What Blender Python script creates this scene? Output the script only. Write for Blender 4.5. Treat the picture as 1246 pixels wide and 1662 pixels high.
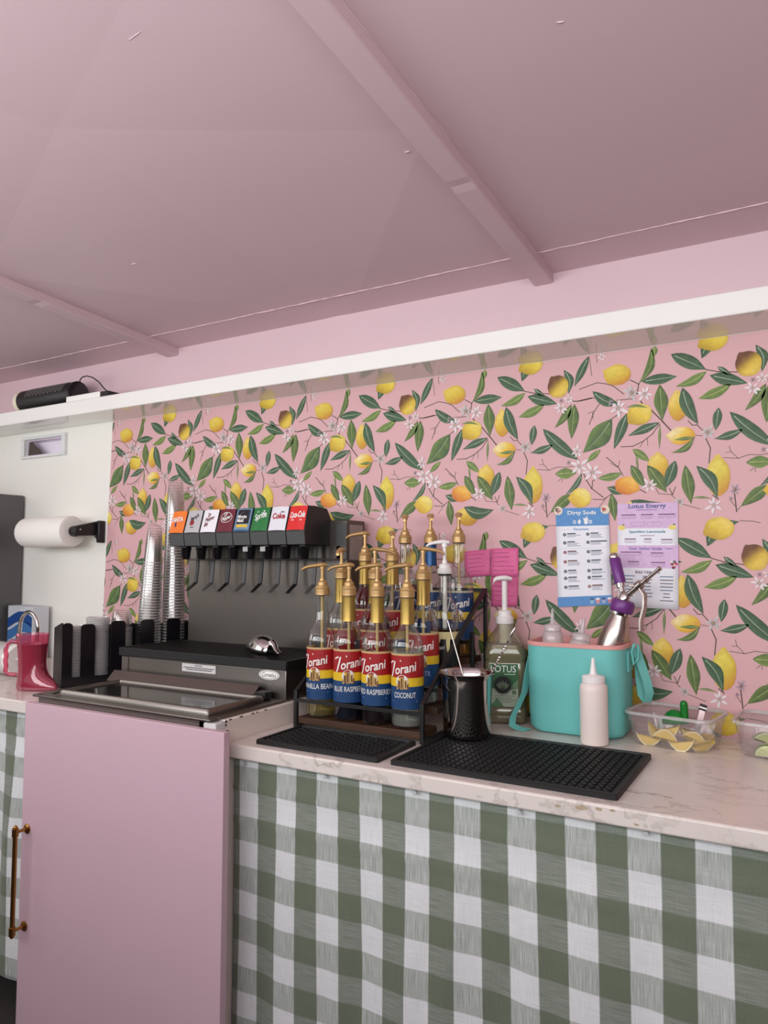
import bpy, bmesh, math, random
from mathutils import Matrix, Vector
R = math.radians
rnd = random.Random(7)
scene = bpy.context.scene
for o in list(bpy.data.objects):
    bpy.data.objects.remove(o, do_unlink=True)
COL = scene.collection

# ---------------------------------------------------------------- camera, light, exposure
cam_d = bpy.data.cameras.new('camera')
cam = bpy.data.objects.new('camera', cam_d)
COL.objects.link(cam)
cam_d.sensor_fit = 'VERTICAL'
cam_d.sensor_height = 36.0
cam_d.lens = 1190 / 1662 * 36.0
cam_d.clip_start = 0.02
cam.location = (0, 0, 1.31)
cam.rotation_euler = (R(93.8), 0, R(30.1))
scene.camera = cam
scene.view_settings.view_transform = 'Standard'
scene.view_settings.look = 'None'
scene.view_settings.gamma = 1.0
scene.view_settings.use_curve_mapping = False
scene.view_settings.exposure = 0.36
scene.cycles.transparent_max_bounces = 64
scene.cycles.max_bounces = 10

world = bpy.data.worlds.new('world')
scene.world = world
world.use_nodes = True
wn = world.node_tree.nodes['Background']
wn.inputs['Color'].default_value = (0.86, 0.93, 1.0, 1)
wn.inputs['Strength'].default_value = 0.38

def area(name, loc, rot, sx, sy, power, color):
    l = bpy.data.lights.new(name, 'AREA')
    l.shape = 'RECTANGLE'; l.size = sx; l.size_y = sy
    l.energy = power; l.color = color
    o = bpy.data.objects.new(name, l)
    COL.objects.link(o)
    o.location = loc; o.rotation_euler = rot
    return o
# daylight coming in through the serving hatch behind the camera
area('hatch_daylight', (-0.8, -0.44, 1.64), (R(115), 0, 0), 4.0, 0.75, 44, (0.97, 0.985, 1.0))
# daylight through the open side door at the far left
area('door_daylight', (-3.27, 0.30, 1.62), (R(92), 0, R(-78)), 0.8, 0.75, 4.2, (1.0, 0.985, 0.96))

# ---------------------------------------------------------------- materials
def lin(c):
    c = c / 255.0
    return c / 12.92 if c <= 0.04045 else ((c + 0.055) / 1.055) ** 2.4
def rgb(r, g, b):
    return (lin(r), lin(g), lin(b), 1.0)
MATS = {}
def nodes_of(name):
    m = bpy.data.materials.new(name)
    m.use_nodes = True
    nt = m.node_tree
    return m, nt, nt.nodes['Principled BSDF']
def noise(nt, scale, detail=4, stretch=None, rough=0.55):
    tc = nt.nodes.new('ShaderNodeTexCoord')
    mp = nt.nodes.new('ShaderNodeMapping')
    nt.links.new(tc.outputs['Object'], mp.inputs['Vector'])
    if stretch: mp.inputs['Scale'].default_value = stretch
    n = nt.nodes.new('ShaderNodeTexNoise')
    n.inputs['Scale'].default_value = scale
    n.inputs['Detail'].default_value = detail
    n.inputs['Roughness'].default_value = rough
    nt.links.new(mp.outputs['Vector'], n.inputs['Vector'])
    return n
def mixc(nt, fac, a, b):
    m = nt.nodes.new('ShaderNodeMix'); m.data_type = 'RGBA'
    for sock, val in ((m.inputs[0], fac), (m.inputs[6], a), (m.inputs[7], b)):
        if hasattr(val, 'is_linked') or hasattr(val, 'links'): nt.links.new(val, sock)
        else: sock.default_value = val
    return m.outputs[2]
def ramp(nt, src, p0, p1, c0=(0, 0, 0, 1), c1=(1, 1, 1, 1)):
    r = nt.nodes.new('ShaderNodeValToRGB')
    r.color_ramp.elements[0].position = p0; r.color_ramp.elements[1].position = p1
    r.color_ramp.elements[0].color = c0; r.color_ramp.elements[1].color = c1
    nt.links.new(src, r.inputs['Fac'])
    return r.outputs['Color']
def bumpn(nt, b, src, strength, dist=0.002):
    n = nt.nodes.new('ShaderNodeBump')
    n.inputs['Strength'].default_value = strength
    n.inputs['Distance'].default_value = dist
    nt.links.new(src, n.inputs['Height'])
    nt.links.new(n.outputs['Normal'], b.inputs['Normal'])
def mat(name, c, rough=0.5, metal=0.0, var=0.07, vscale=9, bump=0.0, bscale=160, stretch=None, spec=None, coat=0.0, emit=None):
    if name in MATS: return MATS[name]
    m, nt, b = nodes_of(name)
    n = noise(nt, vscale, 4, stretch)
    dark = tuple(x * (1 - var) for x in c[:3]) + (1,)
    lite = tuple(min(1, x * (1 + var)) for x in c[:3]) + (1,)
    nt.links.new(mixc(nt, n.outputs['Fac'], dark, lite), b.inputs['Base Color'])
    b.inputs['Roughness'].default_value = rough
    b.inputs['Metallic'].default_value = metal
    if spec is not None: b.inputs['Specular IOR Level'].default_value = spec
    if coat: b.inputs['Coat Weight'].default_value = coat
    if bump:
        n2 = noise(nt, bscale, 3, stretch)
        bumpn(nt, b, n2.outputs['Fac'], bump)
    MATS[name] = m
    return m
def clear(name, tint, haze=0.0, hazecol=(0.9, 0.9, 0.9, 1), gloss=0.55, rough=0.03, base=0.05):
    """thin clear wall: tinted see-through, glossy towards grazing angles, optional milky haze"""
    if name in MATS: return MATS[name]
    m = bpy.data.materials.new(name); m.use_nodes = True
    nt = m.node_tree; nt.nodes.clear()
    out = nt.nodes.new('ShaderNodeOutputMaterial')
    tr = nt.nodes.new('ShaderNodeBsdfTransparent')
    tr.inputs['Color'].default_value = tint
    cur = tr.outputs[0]
    n = noise(nt, 25, 2)
    if haze > 0:
        df = nt.nodes.new('ShaderNodeBsdfDiffuse')
        nt.links.new(mixc(nt, n.outputs['Fac'], tuple(x * 0.94 for x in hazecol[:3]) + (1,), hazecol), df.inputs['Color'])
        mx = nt.nodes.new('ShaderNodeMixShader'); mx.inputs[0].default_value = haze
        nt.links.new(cur, mx.inputs[1]); nt.links.new(df.outputs[0], mx.inputs[2])
        cur = mx.outputs[0]
    gl = nt.nodes.new('ShaderNodeBsdfGlossy')
    gl.inputs['Roughness'].default_value = rough
    lw = nt.nodes.new('ShaderNodeLayerWeight'); lw.inputs['Blend'].default_value = 0.35
    mr = nt.nodes.new('ShaderNodeMapRange')
    nt.links.new(lw.outputs['Facing'], mr.inputs['Value'])
    mr.inputs['To Min'].default_value = base; mr.inputs['To Max'].default_value = gloss
    mx = nt.nodes.new('ShaderNodeMixShader')
    nt.links.new(mr.outputs[0], mx.inputs[0]); nt.links.new(cur, mx.inputs[1]); nt.links.new(gl.outputs[0], mx.inputs[2])
    nt.links.new(mx.outputs[0], out.inputs['Surface'])
    MATS[name] = m
    return m
def mat_print(name, rough=0.6):
    """printed colours stored on the mesh"""
    if name in MATS: return MATS[name]
    m, nt, b = nodes_of(name)
    a = nt.nodes.new('ShaderNodeAttribute'); a.attribute_name = 'ink'
    n = noise(nt, 120, 4)
    mu = nt.nodes.new('ShaderNodeMix'); mu.data_type = 'RGBA'; mu.blend_type = 'MULTIPLY'
    mu.inputs[0].default_value = 1.0
    nt.links.new(a.outputs['Color'], mu.inputs[6])
    nt.links.new(ramp(nt, n.outputs['Fac'], 0.3, 0.75, (0.84, 0.84, 0.84, 1), (1, 1, 1, 1)), mu.inputs[7])
    nt.links.new(mu.outputs[2], b.inputs['Base Color'])
    b.inputs['Roughness'].default_value = rough
    MATS[name] = m
    return m
def mat_marble():
    m, nt, b = nodes_of('marble_laminate')
    big = noise(nt, 2.2, 6, (1, 1.8, 1))
    vein = noise(nt, 5.5, 9, (1, 2.2, 1.2), 0.62)
    v = ramp(nt, vein.outputs['Fac'], 0.485, 0.5)
    v2 = ramp(nt, vein.outputs['Fac'], 0.5, 0.53, (1, 1, 1, 1), (0, 0, 0, 1))
    mul = nt.nodes.new('ShaderNodeMath'); mul.operation = 'MULTIPLY'
    nt.links.new(v, mul.inputs[0]); nt.links.new(v2, mul.inputs[1])
    gate = ramp(nt, big.outputs['Fac'], 0.42, 0.62)
    mul2 = nt.nodes.new('ShaderNodeMath'); mul2.operation = 'MULTIPLY'
    nt.links.new(mul.outputs[0], mul2.inputs[0]); nt.links.new(gate, mul2.inputs[1])
    base = mixc(nt, big.outputs['Fac'], rgb(218, 206, 199), rgb(230, 222, 215))
    nt.links.new(mixc(nt, mul2.outputs[0], base, rgb(172, 162, 154)), b.inputs['Base Color'])
    b.inputs['Roughness'].default_value = 0.22
    return m
def mat_wood():
    m, nt, b = nodes_of('dark_walnut')
    n = noise(nt, 14, 6, (1, 8, 8))
    nt.links.new(mixc(nt, n.outputs['Fac'], rgb(36, 23, 16), rgb(86, 56, 36)), b.inputs['Base Color'])
    b.inputs['Roughness'].default_value = 0.45
    bumpn(nt, b, n.outputs['Fac'], 0.15)
    return m
def mat_steel(name, c, rough=0.3, stretch=(1, 1, 40), var=0.12):
    m, nt, b = nodes_of(name)
    n = noise(nt, 22, 5, stretch)
    nt.links.new(mixc(nt, n.outputs['Fac'], tuple(x * (1 - var) for x in c[:3]) + (1,), c), b.inputs['Base Color'])
    b.inputs['Metallic'].default_value = 1.0
    b.inputs['Roughness'].default_value = rough
    bumpn(nt, b, n.outputs['Fac'], 0.08, 0.001)
    return m
def mat_gingham():
    m, nt, b = nodes_of('gingham_cotton')
    uv = nt.nodes.new('ShaderNodeUVMap')
    sp = nt.nodes.new('ShaderNodeSeparateXYZ')
    nt.links.new(uv.outputs['UV'], sp.inputs[0])
    def stripe(sock, phase):
        a = nt.nodes.new('ShaderNodeMath'); a.operation = 'ADD'; a.inputs[1].default_value = phase
        nt.links.new(sock, a.inputs[0])
        f = nt.nodes.new('ShaderNodeMath'); f.operation = 'FRACT'
        nt.links.new(a.outputs[0], f.inputs[0])
        p = nt.nodes.new('ShaderNodeMath'); p.operation = 'PINGPONG'; p.inputs[1].default_value = 0.5
        nt.links.new(f.outputs[0], p.inputs[0])
        r = nt.nodes.new('ShaderNodeMapRange')
        r.inputs['From Min'].default_value = 0.24; r.inputs['From Max'].default_value = 0.26
        nt.links.new(p.outputs[0], r.inputs['Value'])
        return r.outputs[0]
    su = stripe(sp.outputs['X'], 0.0); sv = stripe(sp.outputs['Y'], 0.0)
    def threads(scale):
        mp = nt.nodes.new('ShaderNodeMapping'); mp.inputs['Scale'].default_value = scale
        nt.links.new(uv.outputs['UV'], mp.inputs['Vector'])
        n = nt.nodes.new('ShaderNodeTexNoise'); n.inputs['Scale'].default_value = 1.0; n.inputs['Detail'].default_value = 5
        nt.links.new(mp.outputs['Vector'], n.inputs['Vector'])
        return n.outputs['Fac']
    warp = threads((70, 2.2, 1)); weft = threads((2.2, 70, 1))
    wgreen = mixc(nt, ramp(nt, warp, 0.35, 0.68), rgb(160, 165, 158), rgb(196, 200, 196))
    gwhite = mixc(nt, ramp(nt, weft, 0.35, 0.68), rgb(124, 131, 119), rgb(146, 152, 141))
    gcol = mixc(nt, sv, rgb(107, 116, 97), gwhite)
    wcol = mixc(nt, sv, wgreen, rgb(228, 229, 230))
    base = mixc(nt, su, gcol, wcol)
    t = mixc(nt, 0.5, ramp(nt, warp, 0.3, 0.7, (0.86, 0.86, 0.86, 1), (1.1, 1.1, 1.1, 1)), ramp(nt, weft, 0.3, 0.7, (0.84, 0.84, 0.84, 1), (1.1, 1.1, 1.1, 1)))
    mul = nt.nodes.new('ShaderNodeMix'); mul.data_type = 'RGBA'; mul.blend_type = 'MULTIPLY'
    mul.inputs[0].default_value = 1.0
    nt.links.new(base, mul.inputs[6]); nt.links.new(t, mul.inputs[7])
    nt.links.new(mul.outputs[2], b.inputs['Base Color'])
    b.inputs['Roughness'].default_value = 0.9
    b.inputs['Sheen Weight'].default_value = 0.2
    big = noise(nt, 5, 4)
    wr = noise(nt, 11, 3, (1.6, 1, 0.6))
    bumpn(nt, b, wr.outputs['Fac'], 0.55, 0.006)
    return m

# ---------------------------------------------------------------- mesh helpers
class MB:
    def __init__(s):
        s.v = []; s.f = []; s.m = []; s.c = []; s.uv = None
    def add(s, vs, fs, m=0, M=None, col=None):
        o = len(s.v)
        for i, p in enumerate(vs):
            p = Vector(p)
            s.v.append(M @ p if M is not None else p)
            s.c.append(col[i] if isinstance(col, list) else col)
        for f in fs:
            s.f.append([i + o for i in f]); s.m.append(m)
        return s
    def box(s, x0, x1, y0, y1, z0, z1, m=0, M=None):
        vs = [(x, y, z) for z in (z0, z1) for y in (y0, y1) for x in (x0, x1)]
        return s.add(vs, [(0, 2, 3, 1), (4, 5, 7, 6), (0, 1, 5, 4), (2, 6, 7, 3), (0, 4, 6, 2), (1, 3, 7, 5)], m, M)
    def cbox(s, c, size, m=0, M=None):
        h = [k / 2 for k in size]
        return s.box(c[0] - h[0], c[0] + h[0], c[1] - h[1], c[1] + h[1], c[2] - h[2], c[2] + h[2], m, M)
    def loft(s, rings, m=0, M=None, cap0=True, cap1=True, closed=False):
        n = len(rings[0]); vs = [p for r in rings for p in r]; fs = []
        k = len(rings)
        for i in range(k if closed else k - 1):
            j2 = (i + 1) % k
            for j in range(n):
                a = (j + 1) % n
                fs.append((i * n + j, i * n + a, j2 * n + a, j2 * n + j))
        if cap0 and not closed: fs.append(tuple(range(n - 1, -1, -1)))
        if cap1 and not closed: fs.append(tuple(range((k - 1) * n, k * n)))
        return s.add(vs, fs, m, M)
    def lathe(s, prof, n=24, c=(0, 0, 0), m=0, M=None, cap0=True, cap1=True):
        rings = [[(c[0] + r * math.cos(2 * math.pi * j / n), c[1] + r * math.sin(2 * math.pi * j / n), c[2] + z) for j in range(n)] for r, z in prof]
        return s.loft(rings, m, M, cap0, cap1)
    def tube(s, pts, r, n=8, m=0, M=None, caps=True, closed=False, flat=1.0):
        pts = [Vector(p) for p in pts]; k = len(pts); rings = []; up = None
        for i, p in enumerate(pts):
            if closed: t = pts[(i + 1) % k] - pts[i - 1]
            else: t = pts[min(i + 1, k - 1)] - pts[max(i - 1, 0)]
            t.normalize()
            if up is None:
                up = Vector((0, 0, 1)) if abs(t.z) < 0.9 else Vector((0, 1, 0))
            a = t.cross(up)
            if a.length < 1e-6: a = t.cross(Vector((1, 0, 0)))
            a.normalize(); b = a.cross(t).normalized(); up = b
            rr = r[i] if isinstance(r, (list, tuple)) else r
            rings.append([p + a * rr * math.cos(2 * math.pi * j / n) + b * rr * flat * math.sin(2 * math.pi * j / n) for j in range(n)])
        return s.loft(rings, m, M, caps, caps, closed)
    def prism(s, poly, axis, a0, a1, m=0, M=None):
        """poly in the two other axes, extruded along axis from a0 to a1"""
        def put(p, a):
            return {'x': (a, p[0], p[1]), 'y': (p[0], a, p[1]), 'z': (p[0], p[1], a)}[axis]
        n = len(poly)
        vs = [put(p, a0) for p in poly] + [put(p, a1) for p in poly]
        fs = [tuple(range(n - 1, -1, -1)), tuple(range(n, 2 * n))] + [(i, (i + 1) % n, n + (i + 1) % n, n + i) for i in range(n)]
        return s.add(vs, fs, m, M)
    def sphere(s, c, r, nu=14, nv=8, m=0, M=None, sq=(1, 1, 1)):
        prof = [(max(1e-5, r * math.sin(math.pi * i / nv)), -r * math.cos(math.pi * i / nv)) for i in range(nv + 1)]
        rings = [[(c[0] + q * math.cos(2 * math.pi * j / nu) * sq[0], c[1] + q * math.sin(2 * math.pi * j / nu) * sq[1], c[2] + z * sq[2]) for j in range(nu)] for q, z in prof]
        return s.loft(rings, m, M, True, True)
    def build(s, name, mats, parent=None, loc=None, rot=None, smooth=40, bevel=0.0, seg=2, kind=None, label=None, cat=None, group=None, fixn=True):
        me = bpy.data.meshes.new(name)
        me.from_pydata([tuple(p) for p in s.v], [], s.f)
        if not isinstance(mats, (list, tuple)): mats = [mats]
        for q in mats: me.materials.append(q)
        if len(mats) > 1: me.polygons.foreach_set('material_index', s.m)
        if any(k is not None for k in s.c):
            at = me.color_attributes.new('ink', 'FLOAT_COLOR', 'POINT')
            flat = []
            for k in s.c: flat.extend(k if k is not None else (1, 1, 1, 1))
            at.data.foreach_set('color', flat)
        if s.uv:
            ul = me.uv_layers.new(name='UVMap')
            idx = [0] * len(me.loops); me.loops.foreach_get('vertex_index', idx)
            fl = []
            for i in idx: fl.extend(s.uv[i])
            ul.data.foreach_set('uv', fl)
        if fixn:
            bm = bmesh.new(); bm.from_mesh(me)
            bmesh.ops.recalc_face_normals(bm, faces=bm.faces)
            bm.to_mesh(me); bm.free()
        if smooth:
            me.shade_smooth()
            me.set_sharp_from_angle(angle=R(smooth))
        me.update()
        o = bpy.data.objects.new(name, me)
        COL.objects.link(o)
        if parent is not None: o.parent = parent
        if loc is not None: o.location = loc
        if rot is not None: o.rotation_euler = rot
        if bevel:
            b = o.modifiers.new('bevel', 'BEVEL'); b.width = bevel; b.segments = seg; b.limit_method = 'ANGLE'; b.angle_limit = R(40)
        tag(o, label, cat, group, kind)
        return o
def tag(o, label=None, cat=None, group=None, kind=None):
    if label: o['label'] = label
    if cat: o['category'] = cat
    if group: o['group'] = group
    if kind: o['kind'] = kind
    return o
def thing(name, label, cat, loc=(0, 0, 0), rot=(0, 0, 0), group=None):
    o = bpy.data.objects.new(name, None)
    o.empty_display_size = 0.02
    COL.objects.link(o)
    o.location = loc; o.rotation_euler = rot
    return tag(o, label, cat, group)
def copy_tree(o, parent=None):
    c = o.copy(); COL.objects.link(c)
    if parent is not None: c.parent = parent
    for ch in list(o.children): copy_tree(ch, c)
    return c
def rrect(hx, hy, r, z, c=(0, 0), n=5):
    pts = []
    for k, (sx, sy) in enumerate(((1, 1), (-1, 1), (-1, -1), (1, -1))):
        for i in range(n + 1):
            a = math.pi / 2 * (k + i / n)
            pts.append((c[0] + sx * (hx - r) + r * math.cos(a), c[1] + sy * (hy - r) + r * math.sin(a), z))
    return pts
def arc(c, r, a0, a1, n):
    return [(c[0] + r * math.cos(a0 + (a1 - a0) * i / n), c[1] + r * math.sin(a0 + (a1 - a0) * i / n)) for i in range(n + 1)]
TXT = {}
def text_geo(s, shear=0.0, bold=0.0):
    key = (s, shear, bold)
    if key in TXT: return TXT[key]
    cu = bpy.data.curves.new('lettering', 'FONT')
    cu.body = s; cu.size = 1.0; cu.shear = shear; cu.offset = bold
    cu.align_x = 'CENTER'; cu.align_y = 'CENTER'; cu.resolution_u = 3
    ob = bpy.data.objects.new('lettering', cu); COL.objects.link(ob)
    dg = bpy.context.evaluated_depsgraph_get()
    me = bpy.data.meshes.new_from_object(ob.evaluated_get(dg))
    vs = [tuple(v.co) for v in me.vertices]; fs = [tuple(p.vertices) for p in me.polygons]
    bpy.data.objects.remove(ob, do_unlink=True); bpy.data.curves.remove(cu); bpy.data.meshes.remove(me)
    if vs:
        x0 = min(v[0] for v in vs); x1 = max(v[0] for v in vs); y0 = min(v[1] for v in vs); y1 = max(v[1] for v in vs)
        vs = [(v[0] - (x0 + x1) / 2, v[1] - (y0 + y1) / 2) for v in vs]
        TXT[key] = (vs, fs, x1 - x0, y1 - y0)
    else: TXT[key] = ([], [], 1, 1)
    return TXT[key]
def put_text(mb, s, w, h, fn, m=0, shear=0.0, bold=0.0, at=(0, 0), rot=0.0, col=None):
    """fit the words into a w by h rectangle centred at `at` and lay them through fn(x, y)"""
    vs, fs, tw, th = text_geo(s, shear, bold)
    kx = w / tw if w else h / th
    ky = h / th if h else kx
    c, sn = math.cos(rot), math.sin(rot)
    out = []
    for x, y in vs:
        x *= kx; y *= ky
        out.append(fn(at[0] + x * c - y * sn, at[1] + x * sn + y * c))
    mb.add(out, fs, m, None, [col] * len(out) if col else None)
def put_poly(mb, pts, fn, m=0, col=None):
    mb.add([fn(*p) for p in pts], [tuple(range(len(pts)))], m, None, [col] * len(pts) if col else None)
def put_rect(mb, x0, x1, y0, y1, fn, m=0, col=None):
    put_poly(mb, [(x0, y0), (x1, y0), (x1, y1), (x0, y1)], fn, m, col)
def put_disc(mb, x, y, r, fn, m=0, col=None, n=16, ry=None):
    ry = ry or r
    put_poly(mb, [(x + r * math.cos(2 * math.pi * i / n), y + ry * math.sin(2 * math.pi * i / n)) for i in range(n)], fn, m, col)
def put_line(mb, pts, wd, fn, m=0, col=None):
    for a, b in zip(pts, pts[1:]):
        d = Vector((b[0] - a[0], b[1] - a[1]))
        if d.length < 1e-7: continue
        nrm = Vector((-d.y, d.x)).normalized() * wd / 2
        put_poly(mb, [(a[0] - nrm.x, a[1] - nrm.y), (b[0] - nrm.x, b[1] - nrm.y), (b[0] + nrm.x, b[1] + nrm.y), (a[0] + nrm.x, a[1] + nrm.y)], fn, m, col)

M_PINK = mat('pink_paint', rgb(214, 186, 192), 0.35, var=0.03, vscale=3, bump=0.12, bscale=60)
M_PINKC = mat('pink_ceiling_paint', rgb(208, 182, 187), 0.5, var=0.03, vscale=2, bump=0.10, bscale=22, spec=0.3)
M_DOOR = mat('pink_door_paint', rgb(206, 174, 185), 0.42, var=0.03, vscale=5, bump=0.05, bscale=300)
M_WHITEWALL = mat('white_wall_paint', rgb(240, 238, 230), 0.5, var=0.02, vscale=4, bump=0.06, bscale=90)
M_SHELF = mat('white_gloss_paint', rgb(238, 236, 231), 0.10, var=0.02, vscale=6, bump=0.05, bscale=90)
M_WP = mat('wallpaper_ground', rgb(216, 170, 173), 0.55, var=0.03, vscale=5)
M_INK = mat_print('wallpaper_ink', 0.55)
M_MARBLE = mat_marble()
M_WOOD = mat_wood()
M_STEEL = mat_steel('brushed_steel', rgb(106, 100, 95), 0.42, (1, 1, 40))
M_STEELH = mat_steel('brushed_steel_long_grain', rgb(140, 133, 127), 0.36, (0.6, 30, 30))
M_CHROME = mat('chrome', rgb(215, 213, 210), 0.07, 1.0, var=0.03)
M_BLACK = mat('black_plastic', rgb(21, 21, 22), 0.42, var=0.1, bump=0.05, bscale=300)
M_BLACKG = mat('black_gloss_plastic', rgb(16, 15, 18), 0.2, var=0.1)
M_GREYP = mat('charcoal_plastic', rgb(72, 72, 72), 0.5, var=0.05, bump=0.05, bscale=300)
M_RUBBER = mat('black_rubber', rgb(15, 15, 15), 0.55, var=0.12, bump=0.1, bscale=250)
M_IRON = mat('black_powder_coat', rgb(24, 23, 24), 0.4, var=0.1, bump=0.08, bscale=400)
M_GOLD = mat('gold_plastic', rgb(186, 150, 98), 0.34, 0.35, var=0.08, bump=0.03)
M_FOIL = mat('gold_foil', rgb(176, 146, 78), 0.36, 0.75, var=0.1, vscale=40, bump=0.06, bscale=300)
M_BRASS = mat('aged_brass', rgb(166, 124, 66), 0.3, 1.0, var=0.12)
M_WHITEP = mat('white_plastic', rgb(240, 236, 232), 0.4, var=0.02)
M_WHITEINK = mat('white_ink', rgb(246, 244, 238), 0.5, var=0.02)
M_GLASS = clear('bottle_glass', (0.93, 0.955, 0.94, 1), 0.0, gloss=0.65, base=0.045)
M_CUP = clear('clear_cup_plastic', (0.975, 0.97, 0.965, 1), 0.02, (0.92, 0.91, 0.9, 1), 0.42, 0.08, 0.035)
M_CUPRIM = clear('clear_cup_rim', (0.9, 0.9, 0.9, 1), 0.42, (0.93, 0.91, 0.88, 1), 0.6, 0.06, 0.15)
WP_LEMON= [(-5620,17700,280,300,-220,300,'brown'),(-1830,13860,320,270,-330,-120,'yellow'),(-4090,17820,330,270,-360,160,'amber'),(-3570,16750,300,270,-250,-180,'yellow'),(-7190,16860,220,350,-10,350,'gold'),(-7130,16130,300,220,-310,20,'cream'),(-6340,15090,260,450,10,460,'green'),(-5080,14720,270,260,-260,0,'pale'),(-3910,14980,290,230,280,-130,'orange'),(-3160,15410,250,310,10,330,'gold'),(-8240,14340,300,270,-260,120,'gold')]
WP_LEAF= [(-7320,18170,-6530,17680,0.34,0.0,'d',0),(-6520,17640,-7230,17350,0.27,0.08,'l',0),(-6460,17530,-5650,17240,0.33,0.0,'d',0),(-6280,17720,-5990,17470,0.3,0.0,'d',0),(-6000,17260,-6730,16990,0.3,0.05,'l',0),(-5460,18130,-5350,17470,0.3,0.15,'d',0),(-4800,18400,-5190,17650,0.24,0.0,'d',0),(-5270,17190,-5730,16600,0.26,0.06,'m',0),(-5190,17190,-5290,16270,0.3,0.0,'m',0),(-2100,13440,-1390,14010,0.42,0.22,'d',0),(-3070,17450,-3030,16540,0.33,0.0,'m',0),(-3250,18400,-3570,17530,0.2,0.14,'m',0),(-3160,18430,-3190,18160,0.5,0.0,'l',0),(-3500,17570,-2660,17600,0.3,0.0,'d',0),(-4720,17470,-4010,17040,0.3,-0.1,'d',0),(-3860,16820,-4210,15920,0.26,0.0,'d',0),(-3090,16500,-3860,16230,0.24,0.0,'d',0),(-4240,16710,-5000,15880,0.42,0.05,'b',0),(-3880,16960,-3360,16880,0.12,0.1,'m',1),(-2550,17310,-2220,16370,0.3,-0.06,'d',1),(-6280,16730,-6370,16190,0.36,0.0,'d',0),(-5780,16160,-6400,15990,0.28,0.05,'d',0),(-6050,16610,-5090,15690,0.24,-0.04,'d',0),(-5740,15380,-5160,15370,0.44,0.0,'l',0),(-5030,15360,-5470,14820,0.2,0.1,'d',0),(-5270,14840,-5880,14360,0.34,0.0,'m',0),(-7060,15410,-6950,14450,0.28,0.0,'m',0),(-6810,15370,-6370,14580,0.3,0.1,'d',1),(-7280,15530,-7500,14890,0.38,0.0,'d',1),(-6840,16060,-7370,15730,0.22,0.16,'m',1),(-6810,16060,-7300,16040,0.16,0.0,'m',1),(-6950,14600,-6470,14560,0.1,0.06,'m',0),(-3750,15890,-3350,15550,0.36,0.0,'l',0),(-3800,15490,-3480,14900,0.34,0.0,'m',1),(-3670,15750,-3630,15320,0.12,0.0,'m',0),(-3410,15460,-2970,14760,0.36,0.0,'m',1),(-3830,14600,-2940,14500,0.36,-0.16,'d',1),(-4540,15940,-4910,15630,0.3,0.0,'l',0),(-4620,15200,-4000,15310,0.3,-0.06,'l',0),(-4400,14960,-3970,14770,0.4,0.0,'d',0),(-4290,14800,-4220,14090,0.3,0.0,'m',0),(-3090,16460,-3120,15830,0.09,0.0,'m',0)]
WP_STEM= [(12,(-6630,17740),(-6530,17680),(-6280,17600),(-5840,17530)),(14,(-5250,17270),(-5110,17250),(-4750,17300)),(12,(-5070,17250),(-4560,17310)),(11,(-5060,17560),(-4600,17680),(-4370,17620),(-4200,17550),(-3940,17310)),(13,(-3780,17650),(-3570,17520),(-3610,17270)),(11,(-3570,17520),(-3430,17690)),(10,(-4120,17170),(-3720,17160)),(11,(-3950,16880),(-4240,16710)),(17,(-3530,17080),(-3470,16960),(-3300,16850),(-3020,16510),(-2840,16280)),(10,(-4460,17230),(-4600,17060),(-4690,16930),(-4820,16610)),(9,(-4700,16950),(-4850,16900)),(9,(-4730,16910),(-4720,16750)),(11,(-3100,16460),(-3270,16230),(-3490,16070),(-3750,15960),(-4040,15970)),(8,(-3490,16070),(-3580,15920)),(8,(-3390,16130),(-3390,15950)),(11,(-6970,16480),(-6870,16360),(-6770,16360),(-6650,16220)),(9,(-6800,16110),(-6660,16090)),(13,(-6580,16010),(-6490,15780),(-6530,15420)),(9,(-6210,15530),(-5900,15490),(-5680,15560),(-5440,15540),(-5230,15560)),(8,(-5900,15490),(-6060,15680),(-6080,15800)),(7,(-6050,15650),(-6160,15650)),(13,(-5000,15380),(-4920,15170),(-4790,14950),(-4500,14710)),(11,(-4780,14950),(-4760,15140),(-4650,15200)),(10,(-4760,14670),(-4500,14650),(-4270,14800)),(8,(-4410,14710),(-4630,14440)),(11,(-4400,15730),(-4110,15450),(-4000,15230)),(9,(-4110,15450),(-4070,15620)),(8,(-4130,15460),(-4300,15570)),(12,(-3600,14870),(-3460,14780)),(9,(-3220,14880),(-3160,14740),(-2880,14710),(-2780,14610)),(10,(-2910,14860),(-2840,14700),(-2770,14890)),(9,(-7130,14460),(-6750,14330)),(13,(-6470,14650),(-6350,14550)),(14,(-6000,14660),(-5970,14240)),(9,(-6080,14500),(-6000,14370)),(8,(-5880,14360),(-5950,14280)),(9,(-1390,14030),(-1110,14010),(-960,13970)),(9,(-4790,18390),(-4730,17870)),(9,(-4600,18410),(-4590,18200)),(8,(-5580,15250),(-5660,15180)),(8,(-5550,15250),(-5550,15160))]
WP_FLOWER= [(-5550,17110,170,'w'),(-5350,17320,140,'w'),(-5540,17310,70,'p'),(-3740,17310,200,'g'),(-3430,17250,200,'w'),(-4080,16960,250,'w'),(-4250,17110,90,'p'),(-6540,16160,180,'g'),(-5150,15930,170,'w'),(-5090,15550,230,'w'),(-4760,15370,240,'w'),(-3370,14950,190,'w'),(-2680,14520,130,'g'),(-6450,14410,190,'w'),(-5990,14750,140,'p'),(-6080,14550,60,'p'),(-4460,18330,110,'w'),(-5370,15660,80,'p')]

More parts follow.
